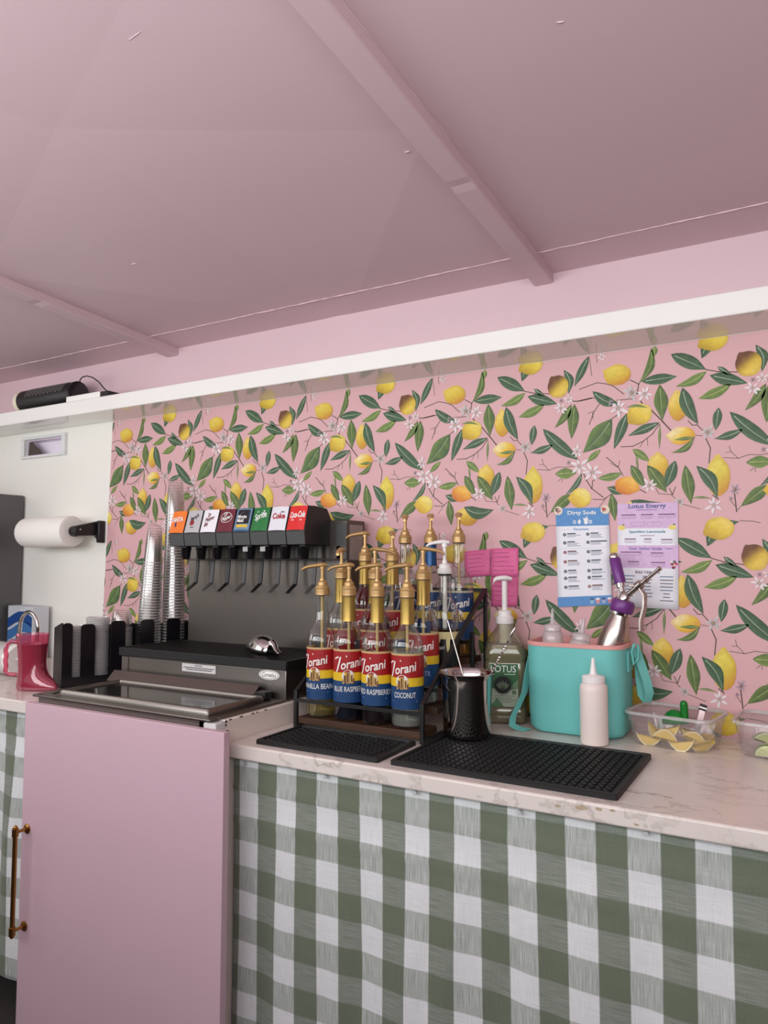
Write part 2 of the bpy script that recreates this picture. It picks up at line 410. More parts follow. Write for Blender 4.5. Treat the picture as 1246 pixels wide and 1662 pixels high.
# ================================================================ the setting
YW = 1.89           # face of the back wall
def zceil(y): return 2.078 + 0.055 * (YW - y)
b = MB(); b.box(-3.4, 1.7, -0.6, 1.95, -0.05, 0.0)
M_FLOOR = mat('dark_vinyl_floor', rgb(70, 66, 64), 0.5, var=0.2, vscale=14)
b.build('floor', M_FLOOR, kind='structure', label='dark vinyl floor of the drink stand')
# back wall with the small vent opening
vx0, vx1, vz0, vz1 = -2.828, -2.588, 1.744, 1.812
b = MB()
b.box(-3.4, vx0, YW, YW + 0.05, 0, 2.3); b.box(vx1, 1.7, YW, YW + 0.05, 0, 2.3)
b.box(vx0, vx1, YW, YW + 0.05, 0, vz0); b.box(vx0, vx1, YW, YW + 0.05, vz1, 2.3)
wall = b.build('wall_back', M_WHITEWALL, smooth=0, kind='structure', label='white back wall behind the drink counter')
b = MB(); b.box(-3.32, 1.6, YW - 0.004, YW, 1.87, 2.12)
b.build('frieze_board', M_PINK, wall, label='pink painted board above the white shelf')
b = MB(); b.box(-3.4, -3.32, -0.6, YW, 0, 0.9); b.box(-3.4, -3.32, -0.6, YW, 2.05, 2.35); b.box(-3.4, -3.32, -0.6, -0.15, 0.9, 2.05); b.box(-3.4, -3.32, 0.8, YW, 0.9, 2.05)
b.build('wall_left', M_WHITEWALL, kind='structure', label='white end wall at the far left')
b = MB(); b.box(1.6, 1.7, -0.6, YW, 0, 2.35)
b.build('wall_right', mat('mauve_wall_paint', rgb(150, 118, 124), 0.5, var=0.03), kind='structure', label='pink end wall at the right')
# front wall with the serving hatch (behind the camera)
b = MB()
b.box(-3.32, 1.6, -0.6, -0.5, 0, 1.08); b.box(-3.32, 1.6, -0.6, -0.5, 2.06, 2.35)
b.box(-3.32, -2.95, -0.6, -0.5, 1.08, 2.06); b.box(1.15, 1.6, -0.6, -0.5, 1.08, 2.06)
b.build('wall_front', mat('dark_front_panelling', rgb(86, 76, 74), 0.6, var=0.08), smooth=0, kind='structure', label='front wall with the open serving hatch')

# ceiling: sheet panels between beams, the middle one cross-broken
b = MB()
def cpt(x, y, dz=0): return (x, y, zceil(y) + dz)
xs = [-3.4, -1.98, -0.595, 1.7]
for x0, x1 in ((xs[0], xs[1]), (xs[2], xs[3])):
    b.add([cpt(x0, -0.6), cpt(x1, -0.6), cpt(x1, 1.94), cpt(x0, 1.94)], [(0, 1, 2, 3)])
p = [cpt(-1.98, -0.6), cpt(-0.595, -0.6), cpt(-0.595, 0.60), cpt(-0.595, 1.19), cpt(-0.595, 1.94), cpt(-1.98, 1.94), cpt(-1.98, 1.185), cpt(-1.98, 0.57), cpt(-1.27, 0.888, 0.034), cpt(-1.27, -0.6), cpt(-1.27, 1.94)]
b.add(p, [(0, 9, 8, 7), (9, 1, 2, 8), (2, 3, 8), (3, 4, 10, 8), (10, 5, 6, 8), (6, 7, 8)])
b.add([(-3.4, -0.6, 2.36), (1.7, -0.6, 2.36), (1.7, 1.95, 2.36), (-3.4, 1.95, 2.36)], [(0, 1, 2, 3)])
ceil = b.build('ceiling', M_PINKC, smooth=0, fixn=False, kind='structure', label='pink painted sheet ceiling with two beams')
for i, (x0, x1) in enumerate(((-0.622, -0.570), (-2.008, -1.955))):
    b = MB()
    rings = []
    ys = [-0.5, -0.2, 0.2, 0.8, 1.1, 1.32, 1.345, 1.37, 1.6, 1.885]
    for y in ys:
        zt = zceil(y) + 0.004; zb = zceil(y) - 0.027
        if y == 1.345: zb += 0.0025          # dent
        rings.append([(x0, y, zt), (x0, y, zb + 0.003), (x0 + 0.003, y, zb), (x1 - 0.003, y, zb), (x1, y, zb + 0.003), (x1, y, zt)])
    b.loft(rings)
    bm_ = b.build('ceiling_beam', M_PINKC, ceil, smooth=0)
    # lumpy caulk bead along the beam
    b = MB(); xx = x1 + 0.003
    pts = [(xx - 0.003 + rnd.uniform(-0.0006, 0.0006), -0.4 + k * 0.029, zceil(-0.4 + k * 0.029) - 0.001 + rnd.uniform(-0.0006, 0.0006)) for k in range(79)]
    b.tube(pts, [rnd.uniform(0.0006, 0.0022) for _ in pts], 5)
    b.build('caulk_bead', M_PINKC, bm_, smooth=60)
# ragged sealant seam running along the ceiling near the wall
M_CAULK = mat('pale_pink_sealant', rgb(238, 208, 210), 0.45, var=0.05)
for x0, x1 in ((-3.3, -2.01), (-1.953, -0.624), (-0.568, 1.6)):
    b = MB(); n = int((x1 - x0) / 0.014)
    pts = []; rr = []; wob = 0
    for k in range(n + 1):
        wob = wob * 0.8 + rnd.uniform(-0.0011, 0.0011)
        x = x0 + (x1 - x0) * k / n; y = 1.752 + wob
        pts.append((x, y, zceil(y) - 0.0005)); rr.append(rnd.uniform(0.0006, 0.0021))
    b.tube(pts, rr, 5)
    b.build('sealant_seam', M_CAULK, ceil, smooth=60)
# small blisters and a scratch in the paint
for (x, y, l, a) in ((-0.893, 0.773, 0.075, -0.14), (-0.60, 0.93, 0.02, 0.9), (-0.66, 1.23, 0.012, 0.2), (-0.3, 1.05, 0.012, 0.3), (-1.55, 1.33, 0.016, 0.2)):
    b = MB(); c, s = math.cos(a), math.sin(a)
    b.tube([(x + c * l * (t - 0.5), y + s * l * (t - 0.5), zceil(y + s * l * (t - 0.5)) + (0.0165 if x < -0.8 and x > -1.2 else 0.0)) for t in (0, 0.3, 0.7, 1)], [0.0005, 0.0016, 0.0016, 0.0005], 6)
    b.build('paint_blister', M_PINKC, ceil, smooth=60)

# ---------------------------------------------------------------- wallpaper
XL0, XL1 = -2.325, -2.297      # left edge at the bottom / top
WZ0, WZ1 = 0.90, 1.8435
def xleft(z): return XL0 + (XL1 - XL0) * (z - 1.147) / (1.849 - 1.147)
b = MB()
b.prism([(xleft(WZ0), WZ0), (1.59, WZ0), (1.59, WZ1), (xleft(WZ1), WZ1)], 'y', YW - 0.0012, YW)
wpo = b.build('wallpaper', M_WP, wall, smooth=0, label='pink wallpaper printed with lemons, leaves and white blossom')
PX, PZ = 0.4525, 0.4525
def clip_tri(tri, cols):
    """clip a printed triangle to the wallpaper sheet"""
    poly = [(p[0], p[1], c) for p, c in zip(tri, cols)]
    tests = [lambda p: p[0] - xleft(p[1]), lambda p: 1.0 - p[0], lambda p: p[1] - WZ0, lambda p: WZ1 - p[1]]
    for t in tests:
        out = []
        for i in range(len(poly)):
            a, c = poly[i], poly[(i + 1) % len(poly)]
            da, dc = t(a), t(c)
            if da >= 0: out.append(a)
            if (da >= 0) != (dc >= 0):
                k = da / (da - dc)
                out.append((a[0] + (c[0] - a[0]) * k, a[1] + (c[1] - a[1]) * k, tuple(u + (w - u) * k for u, w in zip(a[2], c[2]))))
        poly = out
        if len(poly) < 3: return []
    return poly
def stamp(tris, y, mb):
    """repeat a list of (three points, three colours) over the sheet"""
    xs_ = [p[0] for t, _ in tris for p in t]; zs_ = [p[1] for t, _ in tris for p in t]
    x0, x1, z0, z1 = min(xs_), max(xs_), min(zs_), max(zs_)
    for i in range(-6, 5):
        for k in range(-3, 3):
            dx, dz = i * PX, k * PZ
            if x1 + dx < -2.34 or x0 + dx > 0.75 or z1 + dz < WZ0 or z0 + dz > WZ1: continue
            inside = x0 + dx > -2.28 and x1 + dx < 0.95 and z0 + dz > WZ0 and z1 + dz < WZ1
            for t, cs in tris:
                q = [(p[0] + dx, p[1] + dz) for p in t]
                if inside: mb.add([(p[0], y, p[1]) for p in q], [(0, 1, 2)], 0, None, list(cs))
                else:
                    pl = clip_tri(q, cs)
                    if pl: mb.add([(p[0], y, p[1]) for p in pl], [tuple(range(len(pl)))], 0, None, [p[2] for p in pl])
def lerp4(a, c, k): return tuple(u + (w - u) * max(0, min(1, k)) for u, w in zip(a, c))
LEAFC = {'d': (rgb(44, 74, 50), rgb(84, 116, 78), rgb(160, 178, 150)), 'm': (rgb(62, 82, 44), rgb(116, 140, 66), rgb(150, 170, 100)),
         'l': (rgb(84, 112, 52), rgb(134, 156, 76), rgb(170, 186, 110)), 'b': (rgb(40, 74, 50), rgb(120, 146, 70), rgb(150, 172, 140))}
def leaf_tris(x1, z1, x2, z2, wd, bend, kind):
    p0 = Vector((x1, z1)); p1 = Vector((x2, z2)); d = p1 - p0; L = d.length; n = Vector((-d.y, d.x)) / L
    dk, lt, rib = LEAFC[kind]; N = 9; A = []; B = []; Cc = []
    for i in range(N + 1):
        t = i / N
        w = wd * L * 0.54 * (math.sin(math.pi * t ** 0.88) ** 1.08 if 0 < t < 1 else 0)
        w *= 1 + 0.06 * math.sin(9 * t + x1 * 50)
        c = p0 + d * t + n * bend * L * math.sin(math.pi * t)
        A.append(c + n * w); B.append(c - n * w); Cc.append(c)
    out = []
    for i in range(N):
        j = (i * 7 + int(x1 * 900)) % 3 * 0.10
        ca = lerp4(dk, lt, 0.15 + j); cb = lerp4(dk, lt, 0.55 + j); ce = lerp4(dk, lt, 0.95 - j)
        out.append(((A[i], Cc[i], Cc[i + 1]), (ca, cb, cb))); out.append(((A[i], Cc[i + 1], A[i + 1]), (ca, cb, ca)))
        out.append(((Cc[i], B[i], B[i + 1]), (ca, ce, ce))); out.append(((Cc[i], B[i + 1], Cc[i + 1]), (ca, ce, ca)))
    rb = []
    for i in range(1, N - 1):
        w = 0.0011 * (1 - i / N) + 0.0003
        rb.append(((Cc[i] - n * w, Cc[i + 1] - n * w * 0.9, Cc[i + 1] + n * w * 0.9), (rib,) * 3)); rb.append(((Cc[i] - n * w, Cc[i + 1] + n * w * 0.9, Cc[i] + n * w), (rib,) * 3))
    return out, rb
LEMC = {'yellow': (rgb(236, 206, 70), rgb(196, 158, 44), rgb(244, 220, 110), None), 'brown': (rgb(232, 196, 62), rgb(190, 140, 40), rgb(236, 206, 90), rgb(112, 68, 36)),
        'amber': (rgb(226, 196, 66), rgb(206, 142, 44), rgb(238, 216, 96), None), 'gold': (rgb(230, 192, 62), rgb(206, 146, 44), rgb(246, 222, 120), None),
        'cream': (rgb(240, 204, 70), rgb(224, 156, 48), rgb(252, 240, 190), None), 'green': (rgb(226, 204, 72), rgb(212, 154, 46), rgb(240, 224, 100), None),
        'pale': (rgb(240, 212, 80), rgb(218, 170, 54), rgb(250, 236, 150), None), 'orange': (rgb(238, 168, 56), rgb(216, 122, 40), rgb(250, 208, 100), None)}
def lemon_tris(cx, cz, rx, rz, nx, nz, kind):
    mid, edge, hi, shade = LEMC[kind]
    na = math.atan2(nz / rz, nx / rx)
    NS = 26; RR = (0.0, 0.35, 0.68, 0.9, 1.0); rings = []
    for ri, q in enumerate(RR):
        row = []
        for j in range(NS):
            a = 2 * math.pi * j / NS
            da = (a - na + math.pi) % (2 * math.pi) - math.pi
            bulge = 1.0 + 0.22 * math.exp(-(da / 0.22) ** 2) * q + 0.05 * math.exp(-((abs(da) - math.pi) / 0.35) ** 2) * q + 0.012 * math.sin(5 * a + cx * 90)
            k = 1.0 * q * bulge
            x, z = cx + rx * k * math.cos(a), cz + rz * k * math.sin(a)
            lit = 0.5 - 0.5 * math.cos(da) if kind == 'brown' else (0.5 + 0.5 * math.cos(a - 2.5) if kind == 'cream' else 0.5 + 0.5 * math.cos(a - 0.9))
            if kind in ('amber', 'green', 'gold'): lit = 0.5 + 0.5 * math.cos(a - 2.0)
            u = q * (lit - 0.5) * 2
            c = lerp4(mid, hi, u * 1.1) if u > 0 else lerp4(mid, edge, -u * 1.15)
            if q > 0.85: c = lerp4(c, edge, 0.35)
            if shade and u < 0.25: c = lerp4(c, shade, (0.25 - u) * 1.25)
            sp = rnd.uniform(-0.05, 0.05)
            c = tuple(max(0, e * (1 + sp)) for e in c[:3]) + (1,)
            row.append(((x, z), c))
        rings.append(row)
    out = []
    for i in range(len(RR) - 1):
        for j in range(NS):
            a, c = rings[i][j], rings[i][(j + 1) % NS]; d, e = rings[i + 1][j], rings[i + 1][(j + 1) % NS]
            if i: out.append(((a[0], d[0], c[0]), (a[1], d[1], c[1])))
            out.append(((c[0], d[0], e[0]), (c[1], d[1], e[1])))
    return out
K = 1e-4
mbs = MB(); mbl0 = MB(); mbl1 = MB(); mble = MB(); mbf = MB()
brown = rgb(92, 74, 54); brown2 = rgb(118, 108, 76)
for s_ in WP_STEM:
    wd = s_[0] * 0.00019; pts = [Vector((p[0] * K, p[1] * K)) for p in s_[1:]]
    tr = []
    for a, c in zip(pts, pts[1:]):
        d = (c - a); n = Vector((-d.y, d.x)).normalized() * wd / 2; e = d.normalized() * wd * 0.3
        a2, c2 = a - e, c + e
        col = brown if s_[0] > 9 else brown2
        tr += [((a2 - n, c2 - n, c2 + n), (col,) * 3), ((a2 - n, c2 + n, a2 + n), (col,) * 3)]
    stamp(tr, YW - 0.0015, mbs)
for (x1, z1, x2, z2, wd, bend, kind, lay) in WP_LEAF:
    t, rb = leaf_tris(x1 * K, z1 * K, x2 * K, z2 * K, wd, bend, kind)
    stamp(t, YW - (0.0018 if lay == 0 else 0.0026), mbl1 if lay else mbl0)
    stamp(rb, YW - (0.0020 if lay == 0 else 0.0028), mbl1 if lay else mbl0)
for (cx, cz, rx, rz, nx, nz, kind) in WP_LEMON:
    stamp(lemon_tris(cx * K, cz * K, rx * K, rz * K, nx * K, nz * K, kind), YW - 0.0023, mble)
FLC = {'w': (rgb(246, 240, 238), rgb(216, 196, 202)), 'g': (rgb(214, 214, 210), rgb(160, 156, 152)), 'p': (rgb(196, 176, 186), rgb(120, 92, 110))}
for (x, z, r, kind) in WP_FLOWER:
    x, z, r = x * K, z * K, r * K * 1.05; c0, c1 = FLC[kind]; tr = []; ph = x * 40
    for i in range(6):
        a = ph + 2 * math.pi * i / 6 + rnd.uniform(-0.2, 0.2); rl = r * rnd.uniform(0.75, 1.1)
        q = lambda rr, aa: (x + rr * math.cos(aa), z + rr * math.sin(aa))
        p0, p1, p2, p3, p4 = q(r * 0.08, a), q(rl * 0.5, a - 0.36), q(rl, a - 0.05), q(rl * 0.95, a + 0.1), q(rl * 0.5, a + 0.36)
        tr += [((p0, p1, p2), (c1, c0, c0)), ((p0, p2, p3), (c1, c0, c0)), ((p0, p3, p4), (c1, c0, c0))]
    yc = rgb(200, 170, 96)
    for i in range(6):
        a = i * math.pi / 3; tr.append((((x, z), (x + r * 0.2 * math.cos(a), z + r * 0.2 * math.sin(a)), (x + r * 0.2 * math.cos(a + 1.05), z + r * 0.2 * math.sin(a + 1.05))), (yc, c1, c1)))
    stamp(tr, YW - 0.0031, mbf)
mbs.build('stem_print', M_INK, wpo, smooth=0, fixn=False)
mbl0.build('leaf_print', M_INK, wpo, smooth=0, fixn=False)
mble.build('lemon_print', M_INK, wpo, smooth=0, fixn=False)
mbl1.build('leaf_print', M_INK, wpo, smooth=0, fixn=False)
mbf.build('blossom_print', M_INK, wpo, smooth=0, fixn=False)

# ---------------------------------------------------------------- vent in the wall
t = thing('wall_vent', 'small white framed rectangular vent opening under the shelf, above the paper towel', 'vent', (vx0, YW, vz0))
M_VENT = mat('white_vent_metal', rgb(226, 226, 226), 0.3, var=0.03)
b = MB(); w, h = vx1 - vx0, vz1 - vz0
fr = 0.022
b.box(-fr, w + fr, -0.014, -0.0008, h, h + 0.012); b.box(-fr, w + fr, -0.014, -0.0008, -0.010, 0)
b.box(-fr, 0, -0.014, -0.0008, 0, h); b.box(w, w + fr, -0.014, -0.0008, 0, h)
b.build('frame', M_VENT, t, bevel=0.0015)
b = MB(); b.box(0.001, w - 0.001, 0.045, 0.048, 0.001, h - 0.001); b.box(0.001, 0.004, 0.0, 0.045, 0.001, h - 0.001); b.box(w - 0.004, w - 0.001, 0, 0.045, 0.001, h - 0.001); b.box(0.004, w - 0.004, 0, 0.045, h - 0.004, h - 0.001); b.box(0.004, w - 0.004, 0, 0.045, 0.001, 0.004)
b.build('duct', mat('pale_duct', rgb(236, 226, 238), 0.5), t, smooth=0)
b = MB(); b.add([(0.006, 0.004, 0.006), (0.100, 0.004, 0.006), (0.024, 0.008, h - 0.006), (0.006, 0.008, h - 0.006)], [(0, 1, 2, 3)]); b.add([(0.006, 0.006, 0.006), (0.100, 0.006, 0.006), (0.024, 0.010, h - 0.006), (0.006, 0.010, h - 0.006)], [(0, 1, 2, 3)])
b.build('shade_sheet', mat('dark_brown_shade', rgb(78, 66, 58), 0.8, var=0.3, vscale=60), t, smooth=0)  # dark sheet put in as the shade on the left of the opening

# ---------------------------------------------------------------- shelf
t = thing('wall_shelf', 'long white glossy shelf board running along the back wall above the wallpaper', 'shelf', (-0.9, YW, 1.8445))
b = MB(); b.box(-2.42, 2.49, -0.155, -0.0045, 0, 0.053)
b.build('board', M_SHELF, t, bevel=0.003)
b = MB(); b.box(-2.42, 2.49, -0.0044, -0.0005, 0.0, 0.028)
b.build('wall_cleat', M_SHELF, t)

# ---------------------------------------------------------------- counters
ZC = 0.90; YC = 1.278; ZL = 0.925
b = MB(); b.box(-1.150, 1.55, YC, YW - 0.002, ZC - 0.032, ZC)
ct = b.build('countertop', M_MARBLE, bevel=0.004, label='white marble-look laminate countertop under the syrup rack and teal cooler box', cat='countertop')
# chips in the laminate edge
M_CHIP = mat('chipboard_core', rgb(178, 160, 136), 0.9, var=0.35, vscale=120)
for (cx, cz, s) in ((-0.352, 0.889, 0.010), (-0.322, 0.892, 0.006), (-0.392, 0.886, 0.005), (-0.262, 0.877, 0.004), (-0.300, 0.893, 0.005)):
    b = MB(); pl = []
    for i in range(9):
        a = 2 * math.pi * i / 9; q = s * rnd.uniform(0.55, 1.0)
        pl.append((cx + q * 1.3 * math.cos(a), cz + 0.6 * q * math.sin(a)))
    b.prism(pl, 'y', YC - 0.0006, YC + 0.002)
    b.build('edge_chip', M_CHIP, ct, smooth=0)
b = MB(); b.box(-3.315, -1.806, 1.27, YW - 0.002, ZL - 0.034, ZL)
b.build('countertop', M_MARBLE, bevel=0.004, label='white laminate countertop at the left holding the pink boot mug', cat='countertop')
# support frames behind the curtains
M_CARC = mat('white_carcass', rgb(206, 204, 202), 0.6, var=0.05)
for (x0, x1, y0, z1, lab) in ((-1.14, 1.5, 1.36, ZC - 0.033, 'white counter base hidden behind the wide gingham curtain'), (-3.31, -1.83, 1.36, ZL - 0.035, 'white counter base hidden behind the narrow gingham curtain')):
    t = thing('counter_base', lab, 'cabinet', (x0, y0, 0))
    b = MB(); b.box(0, x1 - x0, 0.0, 0.02, z1 - 0.08, z1); b.box(0, x1 - x0, 0.48, 0.50, 0, z1); b.build('rail', M_CARC, t)
    for q in (0.0, 0.5, 1.0):
        xq = (x1 - x0 - 0.03) * q
        b = MB(); b.box(xq, xq + 0.03, 0.021, 0.479, 0, z1); b.build('panel', M_CARC, t)

# ---------------------------------------------------------------- gingham curtains
M_GING = mat_gingham()
def curtain(name, x0, x1, z0, z1, y0, amp, label, ph, u_off, v_off, sag):
    nx = int((x1 - x0) / 0.009); nz = 60
    mb = MB(); mb.uv = []
    vs = []
    for k in range(nz + 1):
        q = k / nz; z = z1 + (z0 - z1) * q
        for i in range(nx + 1):
            x = x0 + (x1 - x0) * i / nx
            g = min(1, q * 2.2) ** 1.2
            f = math.sin(x * 21 + ph + 0.5 * math.sin(q * 3 + x * 3)) + 0.55 * math.sin(x * 47 + ph * 2 + q * 1.4) + 0.3 * math.sin(x * 9 - q * 2)
            y = y0 + amp * g * f + 0.0012 * math.sin(x * 80 + q * 9) * g
            if q < 0.09: y -= 0.0008
            if 0.15 < q < 0.17 or 0.08 < q < 0.09: y -= 0.0024    # stitched tuck
            dx = 0.004 * g * math.sin(x * 15 + q * 2.5 + ph)
            dz = sag * g * math.sin(x * 8 + ph) * 0.6
            vs.append((x + dx, y, z + dz * min(1, q * 3) * (1 - q)))
            mb.uv.append(((x - u_off) / 0.1062, (z - v_off) / 0.1085))
    fs = [(k * (nx + 1) + i, k * (nx + 1) + i + 1, (k + 1) * (nx + 1) + i + 1, (k + 1) * (nx + 1) + i) for k in range(nz) for i in range(nx)]
    mb.add(vs, fs)
    # turned-back layer so that the cloth has thickness
    n0 = len(vs)
    o = mb.build(name, M_GING, smooth=180, label=label, cat='curtain', fixn=False)
    s = o.modifiers.new('cloth_thickness', 'SOLIDIFY'); s.thickness = 0.0012; s.offset = 1
    return o
cr_ = curtain('gingham_curtain', -1.148, 0.75, 0.03, ZC - 0.030, 1.302, 0.0042, 'wide green and white gingham curtain hanging below the right countertop', 0.4, -1.1045 + 0.0531, 0.766 + 0.05425, 0.010)
cl_ = curtain('gingham_curtain', -2.9, -1.835, 0.16, ZL - 0.033, 1.310, 0.011, 'narrow green and white gingham curtain left of the pink door', 1.2, -1.935 + 0.0531, 0.787 + 0.05425, 0.016)
M_PIN = clear('clear_pin_plastic', (0.95, 0.95, 0.95, 1), 0.5, (0.93, 0.93, 0.93, 1), 0.5, 0.1, 0.1)
PINW = ['leftmost clear push pin holding the wide curtain, beside the pink door', 'clear push pin in the curtain top below the small black mat', 'clear push pin in the curtain top below the gap between the black mats', 'clear push pin in the curtain top below the large black mat', 'rightmost clear push pin, below the chipped countertop edge']
for k, (x, z) in enumerate(((-1.112, 0.857), (-0.890, 0.860), (-0.679, 0.860), (-0.467, 0.858), (-0.249, 0.861))):
    b = MB(); Mx = Matrix.Translation((0, 0, 0)) @ Matrix.Rotation(R(90), 4, 'X')
    b.lathe([(0.0012, -0.006), (0.0012, 0.0), (0.0045, 0.001), (0.0045, 0.0022), (0.003, 0.004), (0.003, 0.008), (0.0042, 0.010), (0.0042, 0.0112), (0.001, 0.0116)], 12, M=Mx)
    b.build('push_pin', M_PIN, loc=(x, 1.3000, z), label=PINW[k], cat='push pin', group='push pins along the curtain top')

# ================================================================ ice bin cabinet with the pink door
ZB = 0.952
t = thing('ice_bin_cabinet', 'white cabinet under the ice bin with a pink door', 'cabinet', (-1.80, 1.2395, 0))
M_LAM = mat('cream_laminate', rgb(226, 214, 204), 0.4, var=0.05, vscale=8)
b = MB(); b.box(0.0, 0.02, 0, 0.64, 0, ZB - 0.02); b.build('side_panel', M_CARC, t)
b = MB(); b.box(0.615, 0.648, 0.036, 0.64, 0, ZB - 0.001); b.build('side_panel', M_LAM, t, bevel=0.002)
b = MB(); b.box(0.612, 0.649, 0.002, 0.0359, 0, ZB - 0.003); b.build('corner_post', M_CARC, t, bevel=0.003)
b = MB(); b.box(0.021, 0.611, 0.40, 0.42, 0.02, ZB - 0.16); b.build('back_panel', M_CARC, t)
b = MB(); b.box(0.021, 0.611, 0.004, 0.39, 0.08, 0.10); b.build('floor_panel', M_CARC, t)
# dark chips down the corner edge
for k in range(9):
    z = ZB - 0.004 - k * 0.0105 + rnd.uniform(-0.003, 0.003)
    s = rnd.uniform(0.002, 0.005)
    b = MB(); b.cbox((0.6492, 0.037 + rnd.uniform(-0.002, 0.004), z), (0.001, s * 1.3, s * 1.4)); b.build('paint_chip', M_BLACK, t, smooth=0)
for k in range(5):
    b = MB(); b.cbox((0.6487, 0.06 + k * 0.03 + rnd.uniform(-0.01, 0.01), ZB - 0.0022), (0.0012, rnd.uniform(0.003, 0.011), 0.0024)); b.build('paint_chip', M_BLACK, t, smooth=0)
for k, z in enumerate((0.70, 0.655, 0.58, 0.46, 0.40)):
    b = MB(); b.cbox((0.6493, 0.018, z), (0.0016, 0.006, (0.035, 0.02, 0.012, 0.012, 0.02)[k])); b.build('screw_hole', M_BLACK if k != 1 else mat('bare_wood', rgb(190, 150, 90), 0.7), t, smooth=0)
b = MB(); b.box(0.010, 0.697, -0.0235, -0.0045, 0.02, 0.940)
door = b.build('door', M_DOOR, t, bevel=0.0015)
# brass bar handle standing off the door
hz0, hz1, hx = 0.380, 0.622, 0.0345
b = MB()
b.tube([(hx, -0.057, hz0 - 0.012), (hx, -0.057, hz1 + 0.012)], 0.0058, 14)
for z in (hz0, hz1):
    b.tube([(hx, -0.057, z - 0.010), (hx, -0.057, z + 0.010)], 0.0080, 14)
    b.tube([(hx, -0.024, z), (hx, -0.050, z)], 0.0042, 12)
for z in (hz0 - 0.0125, hz1 + 0.0125):
    b.sphere((hx, -0.057, z), 0.0056, 12, 6)
hd = b.build('handle', M_BRASS, door, label='aged brass bar handle')
for z in (hz0, hz1):
    b = MB(); b.lathe([(0.0125, 0), (0.0125, 0.0025), (0.009, 0.0045), (0.006, 0.006)], 18, M=Matrix.Translation((hx, -0.0237, z)) @ Matrix.Rotation(R(90), 4, 'X')); b.build('rosette', M_BRASS, door)
for (x, z) in ((0.16, 0.885), (0.66, 0.86), (0.62, 0.50), (0.65, 0.31), (0.42, 0.63)):
    b = MB(); b.sphere((x, -0.0237, z), 0.0016, 8, 5, sq=(1, 0.3, 1)); b.build('paint_speck', M_DOOR, door)

# ---------------------------------------------------------------- ice bin with sliding lid
t = thing('ice_bin', 'stainless steel drop-in ice bin with a dark see-through lid', 'ice bin', (-1.792, 1.236, ZB))
W, D = 0.628, 0.272
b = MB()
b.box(0, W, 0, 0.030, 0.0, 0.006); b.box(0, 0.03, 0.030, D, 0, 0.006); b.box(W - 0.03, W, 0.030, D, 0, 0.006); b.box(0.03, W - 0.03, D - 0.012, D, 0, 0.006)
b.build('deck_rim', M_STEELH, t, bevel=0.002)
b = MB(); b.box(0.026, W - 0.032, 0.0008, 0.0028, -0.075, -0.0005); b.build('front_apron', M_STEELH, t)
b = MB(); b.box(0.032, W - 0.034, 0.034, 0.036, -0.19, -0.001); b.box(0.032, W - 0.034, D - 0.016, D - 0.014, -0.19, -0.001); b.box(0.032, 0.034, 0.036, D - 0.016, -0.19, -0.001); b.box(W - 0.036, W - 0.034, 0.036, D - 0.016, -0.19, -0.001); b.box(0.032, W - 0.034, 0.034, D - 0.014, -0.192, -0.19)
b.build('tub', M_STEEL, t, smooth=0)
# lid: steel frame with a smoked pane
lx0, lx1, ly0, ly1 = 0.075, W - 0.026, 0.022, 0.226
def fr_ring(i, z, r): return rrect((lx1 - lx0) / 2 - i, (ly1 - ly0) / 2 - i, max(0.002, r), z, ((lx0 + lx1) / 2, (ly0 + ly1) / 2), 4)
b = MB(); b.loft([fr_ring(0, 0.0065, 0.012), fr_ring(0, 0.014, 0.012), fr_ring(0.004, 0.0205, 0.010), fr_ring(0.014, 0.0205, 0.006), fr_ring(0.016, 0.0165, 0.004), fr_ring(0.016, 0.0065, 0.004)], closed=True)
lid = b.build('lid', M_STEELH, t, smooth=50)
b = MB(); b.box(lx0 + 0.0165, lx1 - 0.0165, ly0 + 0.0165, ly1 - 0.0165, 0.012, 0.015)
b.build('lid_pane', clear('smoked_pane', (0.30, 0.29, 0.28, 1), 0.28, (0.10, 0.098, 0.092, 1), 0.55, 0.09, 0.12), lid)
# hinge strip leaning on the tower
b = MB(); b.prism([(0.232, 0.010), (0.2345, 0.010), (0.262, 0.036), (0.2595, 0.037)], 'x', 0.006, W - 0.075)
b.build('hinge_strip', M_STEELH, t)
b = MB(); b.box(W - 0.068, W - 0.035, 0.2325, 0.262, 0.0065, 0.026); b.build('hinge_stop', M_BLACK, t, bevel=0.002)
# ice
M_ICE = clear('ice', (0.92, 0.95, 0.96, 1), 0.25, (0.9, 0.93, 0.95, 1), 0.5, 0.1, 0.1)
b = MB()
for k in range(330):
    x = rnd.uniform(0.05, W - 0.06); y = rnd.uniform(0.05, D - 0.035); z = rnd.uniform(-0.10, -0.03) + 0.03 * math.exp(-((x - 0.42) / 0.11) ** 2)
    Mx = Matrix.Translation((x, y, z)) @ Matrix.Rotation(rnd.uniform(0, 3), 4, Vector((rnd.random(), rnd.random(), rnd.random() + 0.1)))
    s = rnd.uniform(0.008, 0.013); b.box(-s, s, -s, s, -s * 0.7, s * 0.7, 0, Mx)
b.build('ice_cubes', M_ICE, t, smooth=0, kind='stuff')

